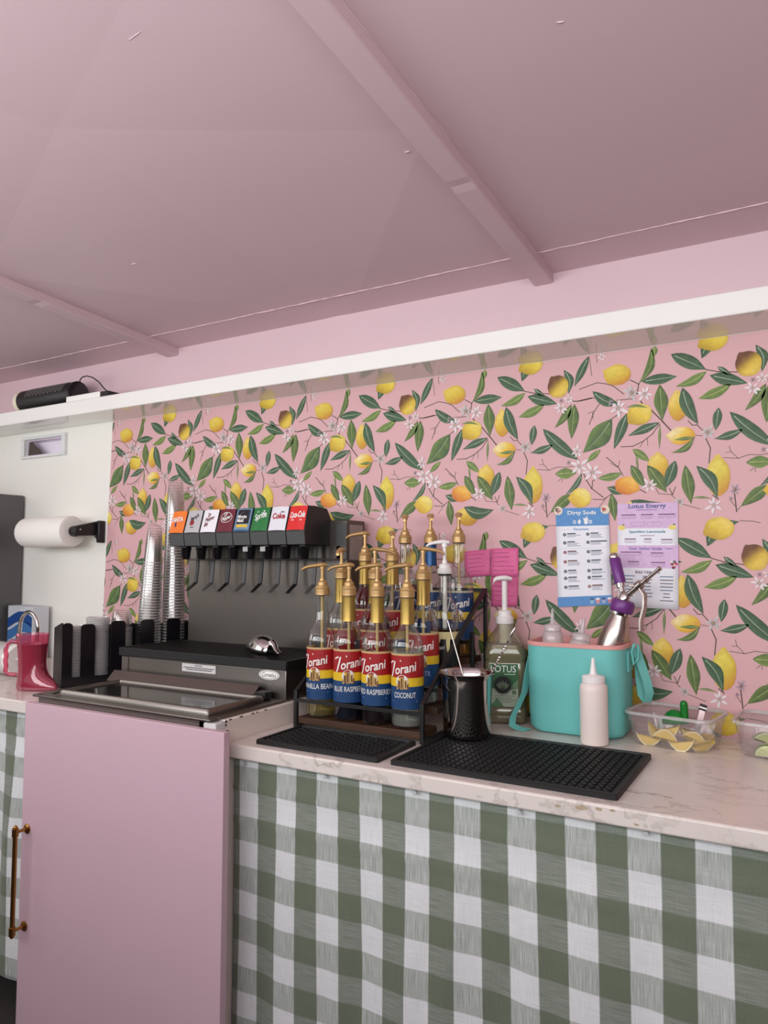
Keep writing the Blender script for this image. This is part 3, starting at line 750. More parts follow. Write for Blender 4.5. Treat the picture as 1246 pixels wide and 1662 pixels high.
# ---------------------------------------------------------------- soda fountain
FX0, FX1 = -1.775, -1.165
t = thing('soda_fountain', 'stainless soda fountain with eight flavour valves over a black drip grille', 'soda fountain', (FX0, 1.512, ZB))
W = FX1 - FX0
b = MB(); b.box(0, W, 0, 0.245, 0.001, 0.078); b.build('drip_tray_body', M_STEELH, t, bevel=0.002)
b = MB(); b.box(0.004, 0.03, -0.003, 0.0, 0.004, 0.076); b.build('front_bracket', M_STEELH, t)
b = MB(); b.box(-0.006, W + 0.004, -0.006, 0.0, 0.0785, 0.102); b.box(-0.006, 0.004, 0, 0.247, 0.0785, 0.102); b.box(W - 0.006, W + 0.004, 0, 0.247, 0.0785, 0.102); b.box(0.004, W - 0.006, 0.239, 0.247, 0.0785, 0.102)
b.box(0.004, W - 0.006, 0, 0.239, 0.0785, 0.082)
gr = b.build('drip_grille_frame', M_BLACK, t, bevel=0.001)
b = MB()
for k in range(60):
    x = 0.008 + (W - 0.02) * k / 59
    b.box(x, x + 0.004, 0.001, 0.238, 0.090, 0.100)
for y in (0.06, 0.12, 0.18): b.box(0.005, W - 0.007, y, y + 0.004, 0.084, 0.0899)
b.build('grille_slats', M_BLACK, gr, smooth=0, kind='stuff')
b = MB(); b.box(0.02, W, 0.2475, 0.2515, 0.080, 0.40); b.build('backsplash', M_STEEL, t)
b = MB(); b.box(0.024, W + 0.02, 0.252, 0.35, 0.080, 0.475); b.build('tower', M_STEEL, t, bevel=0.003)
b = MB(); b.box(W - 0.014, W + 0.0212, 0.2475, 0.2519, 0.36, 0.465); b.build('tower_trim', M_GREYP, t, bevel=0.001)
b = MB(); b.box(W + 0.0203, W + 0.0212, 0.265, 0.335, 0.36, 0.462); lab_ = b.build('rating_plate', mat('grey_plate', rgb(150, 140, 138), 0.5, var=0.2, vscale=70), t)
# splash rod
b = MB(); b.tube([(0.052, 0.205, 0.362), (W + 0.01, 0.205, 0.362)], 0.0028, 8); b.tube([(W + 0.005, 0.205, 0.362), (W + 0.005, 0.252, 0.362)], 0.0028, 8); b.tube([(0.056, 0.205, 0.362), (0.056, 0.2475, 0.362)], 0.0028, 8); b.build('splash_rod', M_STEELH, t)
# maker's oval plate and notice sticker
b = MB(); fl = lambda x, y: (x, -0.0012, y)
put_disc(b, 0.556, 0.0635, 0.034, fl, 0, None, 28, 0.0125)
pl = b.build('oval_plate', M_WHITEINK, t, smooth=0, label='white oval maker plate')
b = MB(); fl2 = lambda x, y: (x, -0.0016, y)
for i in range(28):
    a0, a1 = 2 * math.pi * i / 28, 2 * math.pi * (i + 1) / 28
    put_poly(b, [(0.556 + 0.031 * math.cos(a0), 0.0635 + 0.0108 * math.sin(a0)), (0.556 + 0.031 * math.cos(a1), 0.0635 + 0.0108 * math.sin(a1)), (0.556 + 0.0295 * math.cos(a1), 0.0635 + 0.0096 * math.sin(a1)), (0.556 + 0.0295 * math.cos(a0), 0.0635 + 0.0096 * math.sin(a0))], fl2)
put_text(b, 'Cornelius', 0.046, 0.011, fl2, 0, 0.35, 0.0, (0.556, 0.0635))
M_INKK = mat('black_ink', rgb(40, 38, 40), 0.6)
b.build('plate_lettering', M_INKK, pl, smooth=0)
b = MB(); put_rect(b, 0.247, 0.372, 0.051, 0.073, fl); pl = b.build('notice_sticker', mat('silver_sticker', rgb(206, 204, 202), 0.4), t, smooth=0)
b = MB(); put_text(b, 'NOTICE', 0.026, 0.005, fl2, 0, 0, 0.01, (0.309, 0.0685))
for k, y in enumerate((0.0625, 0.0575)): put_rect(b, 0.253 + 0.01 * k, 0.367 - 0.008 * k, y - 0.001, y + 0.001, fl2)
b.build('notice_lettering', M_INKK, pl, smooth=0)

# ---- valves
VP = 0.06545
CARD = []
def ink(name, *c): return mat(name, rgb(*c), 0.28, var=0.03)
def valve(i):
    x0 = 0.050 + i * VP; w = VP - 0.0022
    # side profile (y, z): front leans back towards the top
    vy = 0.125
    prof = [(vy + 0.008, 0.402), (vy + 0.002, 0.440), (vy + 0.024, 0.512), (vy + 0.055, 0.513), (vy + 0.112, 0.508), (vy + 0.140, 0.470), (vy + 0.140, 0.402)]
    mb = MB(); mb.prism(prof, 'x', x0, x0 + w)
    v = mb.build('valve', M_BLACK, t, bevel=0.0015)
    mb = MB(); mb.prism([(vy + 0.0066, 0.4035), (vy + 0.0004, 0.438), (vy + 0.003, 0.441), (vy + 0.009, 0.404)], 'x', x0 + 0.0006, x0 + w - 0.0006)
    mb.build('valve_skirt', M_GREYP, v, bevel=0.0006)
    # bowed flavour card
    a = Vector((0, vy + 0.0015, 0.4415)); c = Vector((0, vy + 0.0225, 0.5115)); L = (c - a).length; d = (c - a) / L
    nrm = Vector((0, -d.z, d.y))
    def fn(x, y, lift=0.0, x0=x0, w=w):
        q = x / w * 2 - 1
        bow = 0.0045 * (1 - q * q) + lift + 0.0008
        return a + Vector((x0 + x, 0, 0)) + d * y + nrm * bow
    N = 10
    return v, fn, w, L, N
names = ['fanta', 'barqs', 'diet', 'pepper', 'minute', 'sprite', 'coke', 'cola']
base = {'fanta': (238, 122, 30), 'barqs': (186, 184, 186), 'diet': (238, 236, 240), 'pepper': (106, 22, 40), 'minute': (40, 96, 140), 'sprite': (18, 116, 52), 'coke': (226, 226, 232), 'cola': (218, 36, 32)}
W1 = rgb(246, 244, 242)
for i, nm in enumerate(names):
    v, fn, w, L, N = valve(i)
    mb = MB(); c = rgb(*base[nm]); m_ = 0.002
    for k in range(N):
        xa, xb = m_ + (w - 2 * m_) * k / N, m_ + (w - 2 * m_) * (k + 1) / N
        mb.add([fn(xa, 0.001), fn(xb, 0.001), fn(xb, L - 0.001), fn(xa, L - 0.001)], [(0, 1, 2, 3)])
    card = mb.build('flavour_card', mat('card_' + nm, c, 0.13, var=0.02, coat=0.5), v, smooth=60, label={'fanta': 'orange flavour card', 'barqs': 'silver flavour card', 'diet': 'white flavour card with maroon script', 'pepper': 'maroon flavour card', 'minute': 'blue flavour card with black and yellow panel', 'sprite': 'green flavour card', 'coke': 'white flavour card with red lettering', 'cola': 'red flavour card'}[nm])
    mb = MB(); up = lambda x, y: fn(x, y, 0.0006)
    up2 = lambda x, y: fn(x, y, 0.0010)
    cx = w * 0.52
    if nm == 'fanta':
        put_poly(mb, [(cx - 0.010, 0.034), (cx + 0.020, 0.040), (cx - 0.008, 0.018)], up, 0, rgb(52, 44, 110))
        put_text(mb, 'FANTA', 0.044, 0.016, up2, 0, 0.0, 0.03, (cx - 0.002, 0.044), 0.08, W1)
    elif nm == 'barqs':
        put_disc(mb, cx - 0.004, 0.032, 0.009, up, 0, rgb(150, 30, 40), 14); put_text(mb, "Barq's", 0.034, 0.016, up2, 0, 0.4, 0.03, (cx + 0.003, 0.048), 0.5, rgb(60, 56, 60)); put_rect(mb, cx - 0.008, cx + 0.006, 0.016, 0.019, up, 0, rgb(90, 60, 60))
    elif nm in ('diet', 'pepper'):
        k1 = rgb(120, 30, 46) if nm == 'diet' else W1
        put_text(mb, 'Dr', 0.014, 0.013, up2, 0, 0.35, 0.02, (cx - 0.003, 0.055), 0.25, k1); put_text(mb, 'Pepper', 0.036, 0.016, up2, 0, 0.35, 0.02, (cx + 0.001, 0.042), 0.3, k1)
        if nm == 'diet': put_text(mb, 'diet', 0.016, 0.014, up2, 0, 0.35, 0.02, (cx - 0.010, 0.026), 0.3, k1)
        else:
            pts = [(cx + 0.021 * math.cos(2 * math.pi * q / 24), 0.045 + 0.016 * math.sin(2 * math.pi * q / 24)) for q in range(25)]
            put_line(mb, pts, 0.0014, up2, 0, k1)
    elif nm == 'minute':
        def strip(xa, xb, ya, yb, f, c):
            for q in range(8): put_rect(mb, xa + (xb - xa) * q / 8, xa + (xb - xa) * (q + 1) / 8, ya, yb, f, 0, c)
        strip(0.004, w - 0.004, 0.006, L - 0.003, lambda x, y: fn(x, y, 0.0003), rgb(120, 150, 168))
        strip(0.010, w - 0.008, 0.024, L - 0.006, up, rgb(10, 14, 20)); put_poly(mb, [(w * 0.3, 0.052), (w * 0.85, 0.046), (w * 0.85, 0.062), (w * 0.5, 0.060)], up2, 0, rgb(24, 60, 100))
        put_text(mb, 'Minute', 0.034, 0.011, up2, 0, 0, 0.03, (cx - 0.004, 0.046), 0, W1); put_text(mb, 'Maid', 0.025, 0.011, up2, 0, 0, 0.03, (cx - 0.008, 0.034), 0, W1)
        strip(0.012, w - 0.010, 0.013, 0.021, up, rgb(236, 190, 50))
    elif nm == 'sprite':
        put_text(mb, 'Sprite', 0.042, 0.026, up2, 0, 0.25, 0.02, (cx, 0.044), 0.32, W1); put_line(mb, [(cx - 0.016, 0.058), (cx + 0.012, 0.062), (cx + 0.008, 0.052), (cx + 0.018, 0.050)], 0.002, up, 0, W1)
    elif nm == 'coke':
        put_text(mb, 'Coke', 0.044, 0.018, up2, 0, 0.0, 0.03, (cx, 0.044), 0.02, rgb(178, 34, 36)); put_text(mb, 'diet', 0.012, 0.005, up2, 0, 0, 0.02, (cx + 0.012, 0.056), 0, rgb(60, 56, 60))
    else:
        put_text(mb, 'Coca-Cola', 0.050, 0.019, up2, 0, 0.3, 0.03, (cx, 0.046), 0.06, W1); put_rect(mb, cx - 0.018, cx + 0.018, 0.029, 0.0315, up2, 0, W1)
    mb.build('card_lettering', mat_print('card_ink', 0.3), card, smooth=0, fixn=False)
    # nozzle and lever
    xm = 0.050 + i * VP + w / 2; vy = 0.125
    mb = MB(); mb.lathe([(0.017, 0.4015), (0.017, 0.392), (0.0155, 0.390), (0.0135, 0.368), (0.011, 0.362)], 18, (xm, vy + 0.045, 0))
    mb.build('nozzle', M_BLACKG, v)
    if i in (4, 5):
        mb = MB(); mb.cbox((xm - 0.004, vy + 0.0265, 0.392), (0.018, 0.002, 0.014)); mb.build('nozzle_tag', mat('grey_tag', rgb(176, 174, 172), 0.5), v)
    mb = MB(); ly = vy + 0.098
    pth = [(ly, 0.402), (ly - 0.004, 0.330), (ly - 0.010, 0.290), (ly - 0.046, 0.266)]
    pp = pth + [(y + (0.004 if k < 3 else 0.001), z - (0.005 if k >= 2 else 0)) for k, (y, z) in reversed(list(enumerate(pth)))]
    pp = [(y, z) for y, z in pth] + [(ly - 0.047, 0.2625), (ly - 0.006, 0.287), (ly + 0.0005, 0.330), (ly + 0.005, 0.402)]
    mb.prism(pp, 'x', xm - 0.006, xm + 0.006); mb.build('lever', M_GREYP if i % 2 else M_BLACK, v, bevel=0.0008)
b = MB(); b.prism([(0.28 - 0.03, 0.41), (0.28 - 0.03, 0.475), (0.35, 0.475), (0.35, 0.41)], 'x', 0.05, 0.05 + 8 * VP - 0.004); b.build('valve_backing', M_BLACK, t)

# ---------------------------------------------------------------- ice scoop lying on the grille
t = thing('ice_scoop', 'shiny metal ice scoop lying face down on the black drip grille', 'scoop', (-1.400, 1.655, 1.0548), (0, 0, R(-24)))
t.scale = (1.28, 1.2, 1.05)
b = MB(); N = 14; rings = []
for k in range(N + 1):
    u = k / N; x = 0.102 * u
    w = 0.030 * math.sin(math.pi * min(1, 0.14 + u * 0.72)) ** 0.7; h = 0.044 * math.sin(math.pi * min(1, 0.10 + 0.72 * u)) ** 0.75
    rings.append([(x, w * math.cos(math.pi * j / 12), 0.0008 + h * math.sin(math.pi * j / 12)) for j in range(13)])
vs = [p for r in rings for p in r]; n = 13
b.add(vs, [(i * n + j, i * n + j + 1, (i + 1) * n + j + 1, (i + 1) * n + j) for i in range(N) for j in range(n - 1)])
o = b.build('bowl', M_CHROME, t, smooth=60); sm = o.modifiers.new('wall', 'SOLIDIFY'); sm.thickness = 0.0012; sm.offset = -1
b = MB(); b.tube([(0.098, 0, 0.030), (0.110, 0, 0.024), (0.122, -0.002, 0.012), (0.138, -0.004, 0.0065), (0.146, -0.005, 0.0065)], [0.009, 0.0075, 0.006, 0.006, 0.004], 10)
b.build('handle', M_CHROME, t)

# ================================================================ cup and lid organiser
th = R(66.0)
HO = Vector((-1.965, 1.448, ZL))
t = thing('cup_organizer', 'black plastic cup and lid organizer with open slots beside the ice bin', 'organizer', HO + Vector((0, 0, 0.0008)), (0, 0, th))
# local: x runs back along the organizer, -y is the open face, y goes left
Hh = 0.195; LEN = 0.405; DEP = 0.105
b = MB(); b.box(0, LEN, 0, DEP, 0, 0.006); b.build('base', M_BLACK, t)
b = MB(); b.box(0, LEN, DEP - 0.004, DEP, 0.006, Hh * 0.9); b.build('back_panel', M_BLACK, t)
b = MB(); b.prism([(0, 0.006), (DEP - 0.0045, 0.006), (DEP - 0.0045, Hh * 0.9), (0.012, Hh), (0.004, Hh), (0, Hh - 0.006)], 'x', 0, 0.004); b.build('end_panel', M_BLACK, t)
for x in (0.0805, 0.1545, 0.2278, LEN - 0.0015):
    b = MB(); b.box(x, x + 0.0015, 0.0005, DEP - 0.0045, 0.0065, Hh * 0.93); b.build('divider', M_BLACK, t)
def post(x0, x1, h, r=0.012):
    pts = [(x0, 0.0065), (x1, 0.0065)] + [(x1 - r + r * math.cos(a), h - r + r * math.sin(a)) for a in (0, 0.4, 0.8, 1.2, 1.57)] + [(x0 + r + r * math.cos(a), h - r + r * math.sin(a)) for a in (1.57, 1.97, 2.37, 2.77, 3.14)]
    b = MB(); b.prism(pts, 'y', -0.004, 0.0); b.build('front_post', M_BLACKG, t)
post(0.0, 0.030, Hh); post(0.054, 0.096, Hh * 0.97); post(0.143, 0.188, Hh); post(0.235, 0.280, Hh); post(0.321, 0.366, Hh)
for (x0, x1, z) in ((0.030, 0.054, 0.030), (0.096, 0.143, 0.03), (0.188, 0.235, 0.03), (0.280, 0.321, 0.03), (0.366, 0.405, 0.03)):
    b = MB(); b.box(x0 + 0.0002, x1 - 0.0002, -0.004, 0.0, 0.0065, z); b.build('front_lip', M_BLACKG, t)
def hw(x, y, z): return HO + Matrix.Rotation(th, 3, 'Z') @ Vector((x, y, z + 0.0008))

# ---------------------------------------------------------------- stacks of lids and cups: every one an object of its own
def lid_mesh(r, name='plastic_lid', dome=False):
    b = MB()
    if dome: prof = [(r, 0), (r * 1.03, 0.004), (r, 0.008), (r * 0.93, 0.018), (r * 0.7, 0.030), (r * 0.3, 0.036)]
    else: prof = [(r * 0.96, 0), (r, 0.001), (r, 0.005), (r * 0.92, 0.0065), (r * 0.9, 0.004), (r * 0.3, 0.0035)]
    b.lathe(prof, 24, cap0=False)
    return b
proto = {}
LIDSETS = [
    (0.044, 0.032, 26, 0.0068, 0.035, 'front slot', False),
    (0.118, 0.034, 32, 0.0062, 0.0355, 'second slot', False)]
WD = {0: 'clear plastic lid in the short stack nearest the pink mug', 1: 'clear plastic lid in the stack of the second organizer slot'}
for si, (x, y, n, dz, r, slot, dm) in enumerate(LIDSETS):
    o0 = None
    for k in range(n):
        if o0 is None:
            o0 = lid_mesh(r).build('plastic_lid', M_CUPRIM, smooth=50); o = o0
        else:
            o = o0.copy(); COL.objects.link(o)
        jx = rnd.uniform(-0.0008, 0.0008)
        o.location = hw(x + jx, y + 0.012 + r * 0.2, 0.0072 + k * dz)
        tag(o, WD[si] if k < n - 1 else ('topmost lid of the stack nearest the pink mug' if si == 0 else 'topmost lid of the stack in the second organizer slot'), 'lid', 'lids stacked in the organizer')
def cup(r0, r1, h, full=True):
    """upside down tumbler: rim (r0) at the bottom, base (r1) on top"""
    b = MB()
    b.lathe([(r0 * 0.985, 0.0), (r0, 0.0012), (r0, 0.0032), (r0 * 0.975, 0.0044)], 26, m=1, cap0=False, cap1=False)
    b.lathe([(r0 * 0.972, 0.0046), (r0 + (r1 - r0) * 0.5, h * 0.5), (r1, h - 0.004), (r1 * 0.92, h), (r1 * 0.75, h - 0.003), (r1 * 0.3, h - 0.003)], 26, m=0, cap0=False)
    return b
def stack(px, py, z0, n, dz, r0, r1, h, lean, lab, lab_top, grp, shrink=0.0):
    o0 = None
    for k in range(n):
        s = 1 - shrink * k / max(1, n - 1)
        if o0 is None:
            o0 = cup(r0, r1, h).build('plastic_cup', [M_CUP, M_CUPRIM], smooth=50, fixn=False); o = o0
        else:
            o = o0.copy(); COL.objects.link(o)
        o.location = (px + lean[0] * k * dz, py + lean[1] * k * dz, z0 + k * dz)
        o.scale = (s, s, 1)
        o.rotation_euler = (-lean[1] * 0.8, lean[0] * 0.8, 0)
        tag(o, lab if k < n - 1 else lab_top, 'cup', grp)
p = hw(0.191, 0.050, 0.0075)
stack(p.x, p.y, p.z, 25, 0.0066, 0.0355, 0.028, 0.060, (0, 0), 'short clear tumbler in the low stack behind the middle organizer post', 'topmost cup of the low stack behind the middle organizer post', 'short clear tumblers in a low stack')
p = hw(0.274, 0.052, 0.0075); p2 = hw(0.362, 0.052, 0.0075)
stack(p.x, p.y, p.z, 42, 0.0090, 0.0445, 0.032, 0.125, (0.06, 0.0), 'tall clear cup in the nearer high stack, left of the soda valves', 'topmost upturned cup of the nearer high stack with an embossed ring', 'clear cups in the nearer high stack', 0.30)
stack(p2.x, p2.y, p2.z, 55, 0.0098, 0.0420, 0.031, 0.125, (0.0, 0.0), 'tall clear cup in the taller stack right beside the orange soda valve', 'topmost upturned cup of the taller stack beside the orange soda valve', 'clear cups in the taller stack', 0.24)

# ---------------------------------------------------------------- pink boot mug
t = thing('boot_mug', 'translucent pink plastic boot-shaped mug filled with red drink', 'mug', (-2.034, 1.400, ZL + 0.0005), (0, 0, R(6)))
def boot(sc, z_top, inset):
    rings = []
    secs = [(0.0, 0.052, 0.040, 0.022), (0.006, 0.056, 0.042, 0.024), (0.014, 0.056, 0.042, 0.024), (0.030, 0.052, 0.040, 0.020), (0.045, 0.046, 0.038, 0.010), (0.060, 0.042, 0.037, 0.003), (0.085, 0.041, 0.038, 0.0), (0.12, 0.043, 0.041, -0.001), (0.165, 0.047, 0.045, -0.002)]
    toe = [0.036, 0.040, 0.040, 0.030, 0.012, 0.003, 0, 0, 0]
    for (z, a, bb, ox), te in zip(secs, toe):
        if z > z_top: z = z_top
        pts = []
        for j in range(28):
            an = 2 * math.pi * j / 28; c, s = math.cos(an), math.sin(an)
            x = (a - inset) * c + ox * 0.4 + (te * max(0, c) ** 2 if c > 0 else 0); y = (bb - inset) * s * (1 - 0.35 * max(0, c) * min(1, te / 0.03))
            pts.append((x, y, max(z, inset)))
        rings.append(pts)
        if z >= z_top: break
    return rings
M_PINKP = clear('pink_clear_plastic', (0.93, 0.40, 0.50, 1), 0.16, (0.84, 0.16, 0.30, 1), 0.42, 0.06, 0.06)
b = MB(); b.loft(boot(1, 0.2, 0), cap1=False); b.build('mug_body', M_PINKP, t, smooth=60)
b = MB(); b.loft(boot(1, 0.135, 0.003)); b.build('drink', mat('red_drink', rgb(136, 16, 32), 0.25, var=0.12, vscale=30), t, smooth=60)
b = MB(); b.tube([(-0.040, 0, 0.140), (-0.062, 0, 0.143), (-0.074, 0, 0.135), (-0.078, 0, 0.115), (-0.075, 0, 0.100), (-0.078, 0, 0.085), (-0.075, 0, 0.070), (-0.077, 0, 0.055), (-0.070, 0, 0.045), (-0.045, 0, 0.043)], 0.0065, 10, M=Matrix.Rotation(R(30), 4, 'Z')); b.build('handle', M_PINKP, t, smooth=60)

# ---------------------------------------------------------------- faucet
t = thing('faucet', 'chrome gooseneck faucet behind the pink boot mug', 'faucet', (-2.43, 1.69, ZL))
b = MB(); pts = [(0, 0, 0.0), (0, 0, 0.13)] + [(-0.052 + 0.052 * math.cos(a), 0, 0.145 + 0.052 * math.sin(a)) for a in [i * math.pi / 10 for i in range(0, 11)]] + [(-0.108, 0, 0.115)]
b.tube(pts, 0.0075, 12); b.build('spout', M_CHROME, t, smooth=60)
b = MB(); b.lathe([(0.022, 0.0005), (0.022, 0.006), (0.012, 0.012), (0.011, 0.05), (0.008, 0.055)], 18); b.build('base', M_CHROME, t)
b = MB(); b.lathe([(0.0085, 0.0), (0.0105, 0.006), (0.0105, 0.020), (0.008, 0.024)], 14, (-0.1085, 0, 0.094)); b.build('aerator', M_CHROME, t)
# ---------------------------------------------------------------- cardboard carton
t = thing('printed_carton', 'pale carton with a blue swirl print standing against the wall', 'carton', (-2.70, 1.842, ZL + 0.0005), (0, 0, R(-4)))
b = MB(); b.box(-0.10, 0.075, -0.035, 0.035, 0, 0.205); b.build('box', mat('pale_card', rgb(206, 210, 216), 0.6, var=0.05), t, bevel=0.002)
b = MB(); fc = lambda x, y: (x, -0.0356, y)
def wave(a, ph, x): return a + 0.02 * math.sin(x * 22 + ph)
for (lo, hi, c, ph) in ((0.0, 0.05, (196, 170, 176), 0.2), (0.05, 0.085, (150, 180, 208), 0.5), (0.085, 0.125, (70, 122, 180), 1.0), (0.125, 0.165, (34, 78, 150), 1.6)):
    for k in range(20):
        xa, xb = -0.099 + 0.173 * k / 20, -0.099 + 0.173 * (k + 1) / 20
        put_poly(b, [(xa, max(0.001, wave(lo, ph, xa))), (xb, max(0.001, wave(lo, ph, xb))), (xb, wave(hi, ph, xb)), (xa, wave(hi, ph, xa))], fc, 0, rgb(*c))
put_disc(b, 0.0, 0.188, 0.006, fc, 0, rgb(240, 240, 240), 10)
b.build('blue_print', mat_print('carton_ink', 0.5), t, smooth=0, fixn=False)
# ---------------------------------------------------------------- grey appliance at the left edge
t = thing('countertop_appliance', 'dark grey metal countertop appliance at the left edge of the picture', 'appliance', (-3.06, 1.66, ZL))
M_APP = mat('dark_grey_metal', rgb(92, 90, 90), 0.3, 0.3, var=0.06)
b = MB(); b.box(-0.24, 0.24, -0.22, 0.22, 0.012, 0.655); b.build('housing', M_APP, t, bevel=0.004)
b = MB(); b.box(-0.22, 0.22, -0.2235, -0.2202, 0.03, 0.44); b.build('door', M_BLACKG, t, bevel=0.002)
for x in (-0.2, 0.2):
    for y in (-0.19, 0.19):
        b = MB(); b.lathe([(0.015, 0.0005), (0.015, 0.0118)], 12, (x, y, 0)); b.build('foot', M_BLACK, t)
# ---------------------------------------------------------------- wrapped roll and crumpled bag behind the mug
t = thing('wrapped_paper_bundle', 'white paper roll in crinkled clear plastic lying on the left counter', 'paper bundle', (-2.37, 1.535, ZL + 0.056), (0, 0, R(-6)))
b = MB(); rings = []
for k in range(15):
    x = -0.19 + 0.29 * k / 14
    rings.append([(x + rnd.uniform(-0.002, 0.002), (0.052 + rnd.uniform(-0.002, 0.002)) * math.cos(2 * math.pi * j / 20), (0.052 + rnd.uniform(-0.002, 0.002)) * math.sin(2 * math.pi * j / 20)) for j in range(20)])
b.loft(rings); b.build('paper_roll', mat('soft_white_paper', rgb(232, 228, 224), 0.85, var=0.05, bump=0.3, bscale=50), t, smooth=60)
b = MB(); rings = []
for k in range(22):
    x = -0.20 + 0.315 * k / 21
    e = 1 if k < 19 else (0.75, 0.45, 0.2)[k - 19]
    rings.append([(x, e * (0.0545 + rnd.uniform(-0.0012, 0.0012)) * math.cos(2 * math.pi * j / 26), e * (0.0545 + rnd.uniform(-0.0012, 0.0012)) * math.sin(2 * math.pi * j / 26)) for j in range(26)])
b.loft(rings); b.build('plastic_wrap', clear('crinkled_wrap', (0.97, 0.97, 0.97, 1), 0.10, gloss=0.5, rough=0.12, base=0.06), t, smooth=20)
t = thing('snack_bag', 'small crumpled brown and clear bag beside the black organizer', 'bag', (-2.215, 1.742, ZL + 0.0005))
b = MB(); rings = []
for k, (z, a) in enumerate(((0, 0.040), (0.012, 0.048), (0.04, 0.046), (0.07, 0.038), (0.09, 0.030), (0.105, 0.024), (0.118, 0.020))):
    rings.append([(a * (1.1 if k < 5 else 1.5) * math.cos(2 * math.pi * j / 14) + rnd.uniform(-0.004, 0.004), a * 0.5 * math.sin(2 * math.pi * j / 14) + rnd.uniform(-0.003, 0.003), z) for j in range(14)])
b.loft(rings); b.build('bag_body', mat('brown_bag', rgb(156, 132, 106), 0.5, var=0.4, vscale=24), t, smooth=25)

# ---------------------------------------------------------------- paper towel on its wall holder
t = thing('paper_towel_holder', 'black wall bracket of the paper towel roll', 'holder', (-2.377, YW, 1.42))
b = MB(); b.box(0.035, 0.052, -0.030, -0.0005, -0.042, 0.042); b.build('wall_plate', M_BLACK, t, bevel=0.004)
b = MB(); b.prism([(-0.020, -0.014), (-0.115, -0.018), (-0.122, 0.0), (-0.115, 0.018), (-0.020, 0.040), (-0.005, 0.040), (-0.005, -0.034)], 'x', 0.010, 0.0349); b.build('arm', M_BLACK, t, bevel=0.003)
b = MB(); b.tube([(-0.30, -0.095, 0), (0.010, -0.095, 0)], 0.0075, 10); b.build('rod', M_BLACK, t)
b = MB(); b.lathe([(0.020, 0), (0.020, 0.016), (0.015, 0.019)], 18, M=Matrix.Translation((-0.012, -0.095, 0)) @ Matrix.Rotation(R(90), 4, 'Y')); b.build('end_cap', M_BLACKG, t)
b = MB(); b.sphere((0.0355, -0.10, 0.006), 0.0035, 10, 6); b.build('screw', M_CHROME, t)
t = thing('paper_towel_roll', 'white embossed paper towel roll on the black wall bracket', 'paper towel', (-2.668, YW - 0.095, 1.42))
b = MB(); Mx = Matrix.Rotation(R(90), 4, 'Y')
b.lathe([(0.018, 0.0), (0.050, 0.0), (0.0565, 0.004), (0.0585, 0.012), (0.0585, 0.269), (0.0570, 0.275), (0.050, 0.278), (0.018, 0.278)], 40, M=Mx, cap0=False, cap1=False)
b.build('paper', mat('embossed_paper', rgb(244, 240, 234), 0.9, var=0.03, bump=0.5, bscale=110), t, smooth=50)
b = MB(); b.lathe([(0.018, 0.001), (0.018, 0.2775), (0.016, 0.2775), (0.016, 0.001)], 24, M=Mx, cap0=False, cap1=False); b.build('core', mat('card_core', rgb(190, 168, 140), 0.8), t)

# ---------------------------------------------------------------- things on the shelf
SZ = 1.8975
t = thing('portable_speaker', 'black cylinder speaker with a mesh grille and cream end lying on the shelf', 'speaker', (-2.715, 1.795, SZ + 0.0462))
b = MB(); Mx = Matrix.Rotation(R(90), 4, 'Y')
b.lathe([(0.030, 0.016), (0.0445, 0.016), (0.045, 0.02), (0.045, 0.325), (0.042, 0.332), (0.030, 0.334)], 36, M=Mx); b.build('body', M_BLACK, t)
b = MB(); b.lathe([(0.034, -0.012), (0.044, -0.008), (0.0458, -0.003), (0.0458, 0.0155)], 36, M=Mx); b.build('end_ring', mat('cream_plastic', rgb(232, 222, 200), 0.4), t)
b = MB(); b.lathe([(0.0456, 0.326), (0.0456, 0.338), (0.038, 0.342)], 36, M=Mx); b.build('end_cap', M_BLACKG, t)
b = MB()
for k in range(20):
    for j in range(6):
        a = R(12 + j * 11 + (k % 2) * 5.5); x = 0.075 + k * 0.0115
        Mq = Matrix.Translation((x, -0.0452 * math.cos(a), 0.0452 * math.sin(a))) @ Matrix.Rotation(math.pi / 2 - a, 4, 'X')
        b.lathe([(0.0042, -0.0005), (0.0042, 0.0008), (0.003, 0.0014)], 6, M=Mq)
b.build('mesh_grille', mat('grille_studs', rgb(120, 118, 116), 0.3, 0.5), t, kind='stuff')
t = thing('speaker_cord', 'thin black cord looping from the speaker to the white box', 'cord', (-2.38, 1.80, SZ + 0.085))
b = MB(); b.tube([(0, 0, -0.006), (0.008, -0.006, 0.012), (0.03, -0.012, 0.019), (0.06, -0.016, 0.018), (0.10, -0.022, 0.006), (0.145, -0.03, -0.018), (0.175, -0.03, -0.046), (0.19, -0.03, -0.057)], 0.0022, 8); b.build('wire', M_BLACK, t, smooth=60)
t = thing('white_box', 'flat white box with a dark end lying on the shelf', 'box', (-2.225, 1.795, SZ + 0.0005))
b = MB(); b.box(-0.165, 0.022, -0.045, 0.035, 0, 0.024); b.build('sleeve', mat('white_card', rgb(240, 238, 232), 0.5, var=0.02), t, bevel=0.001)
b = MB(); b.box(0.0222, 0.062, -0.042, 0.033, 0.001, 0.023); b.build('tray', M_BLACK, t)

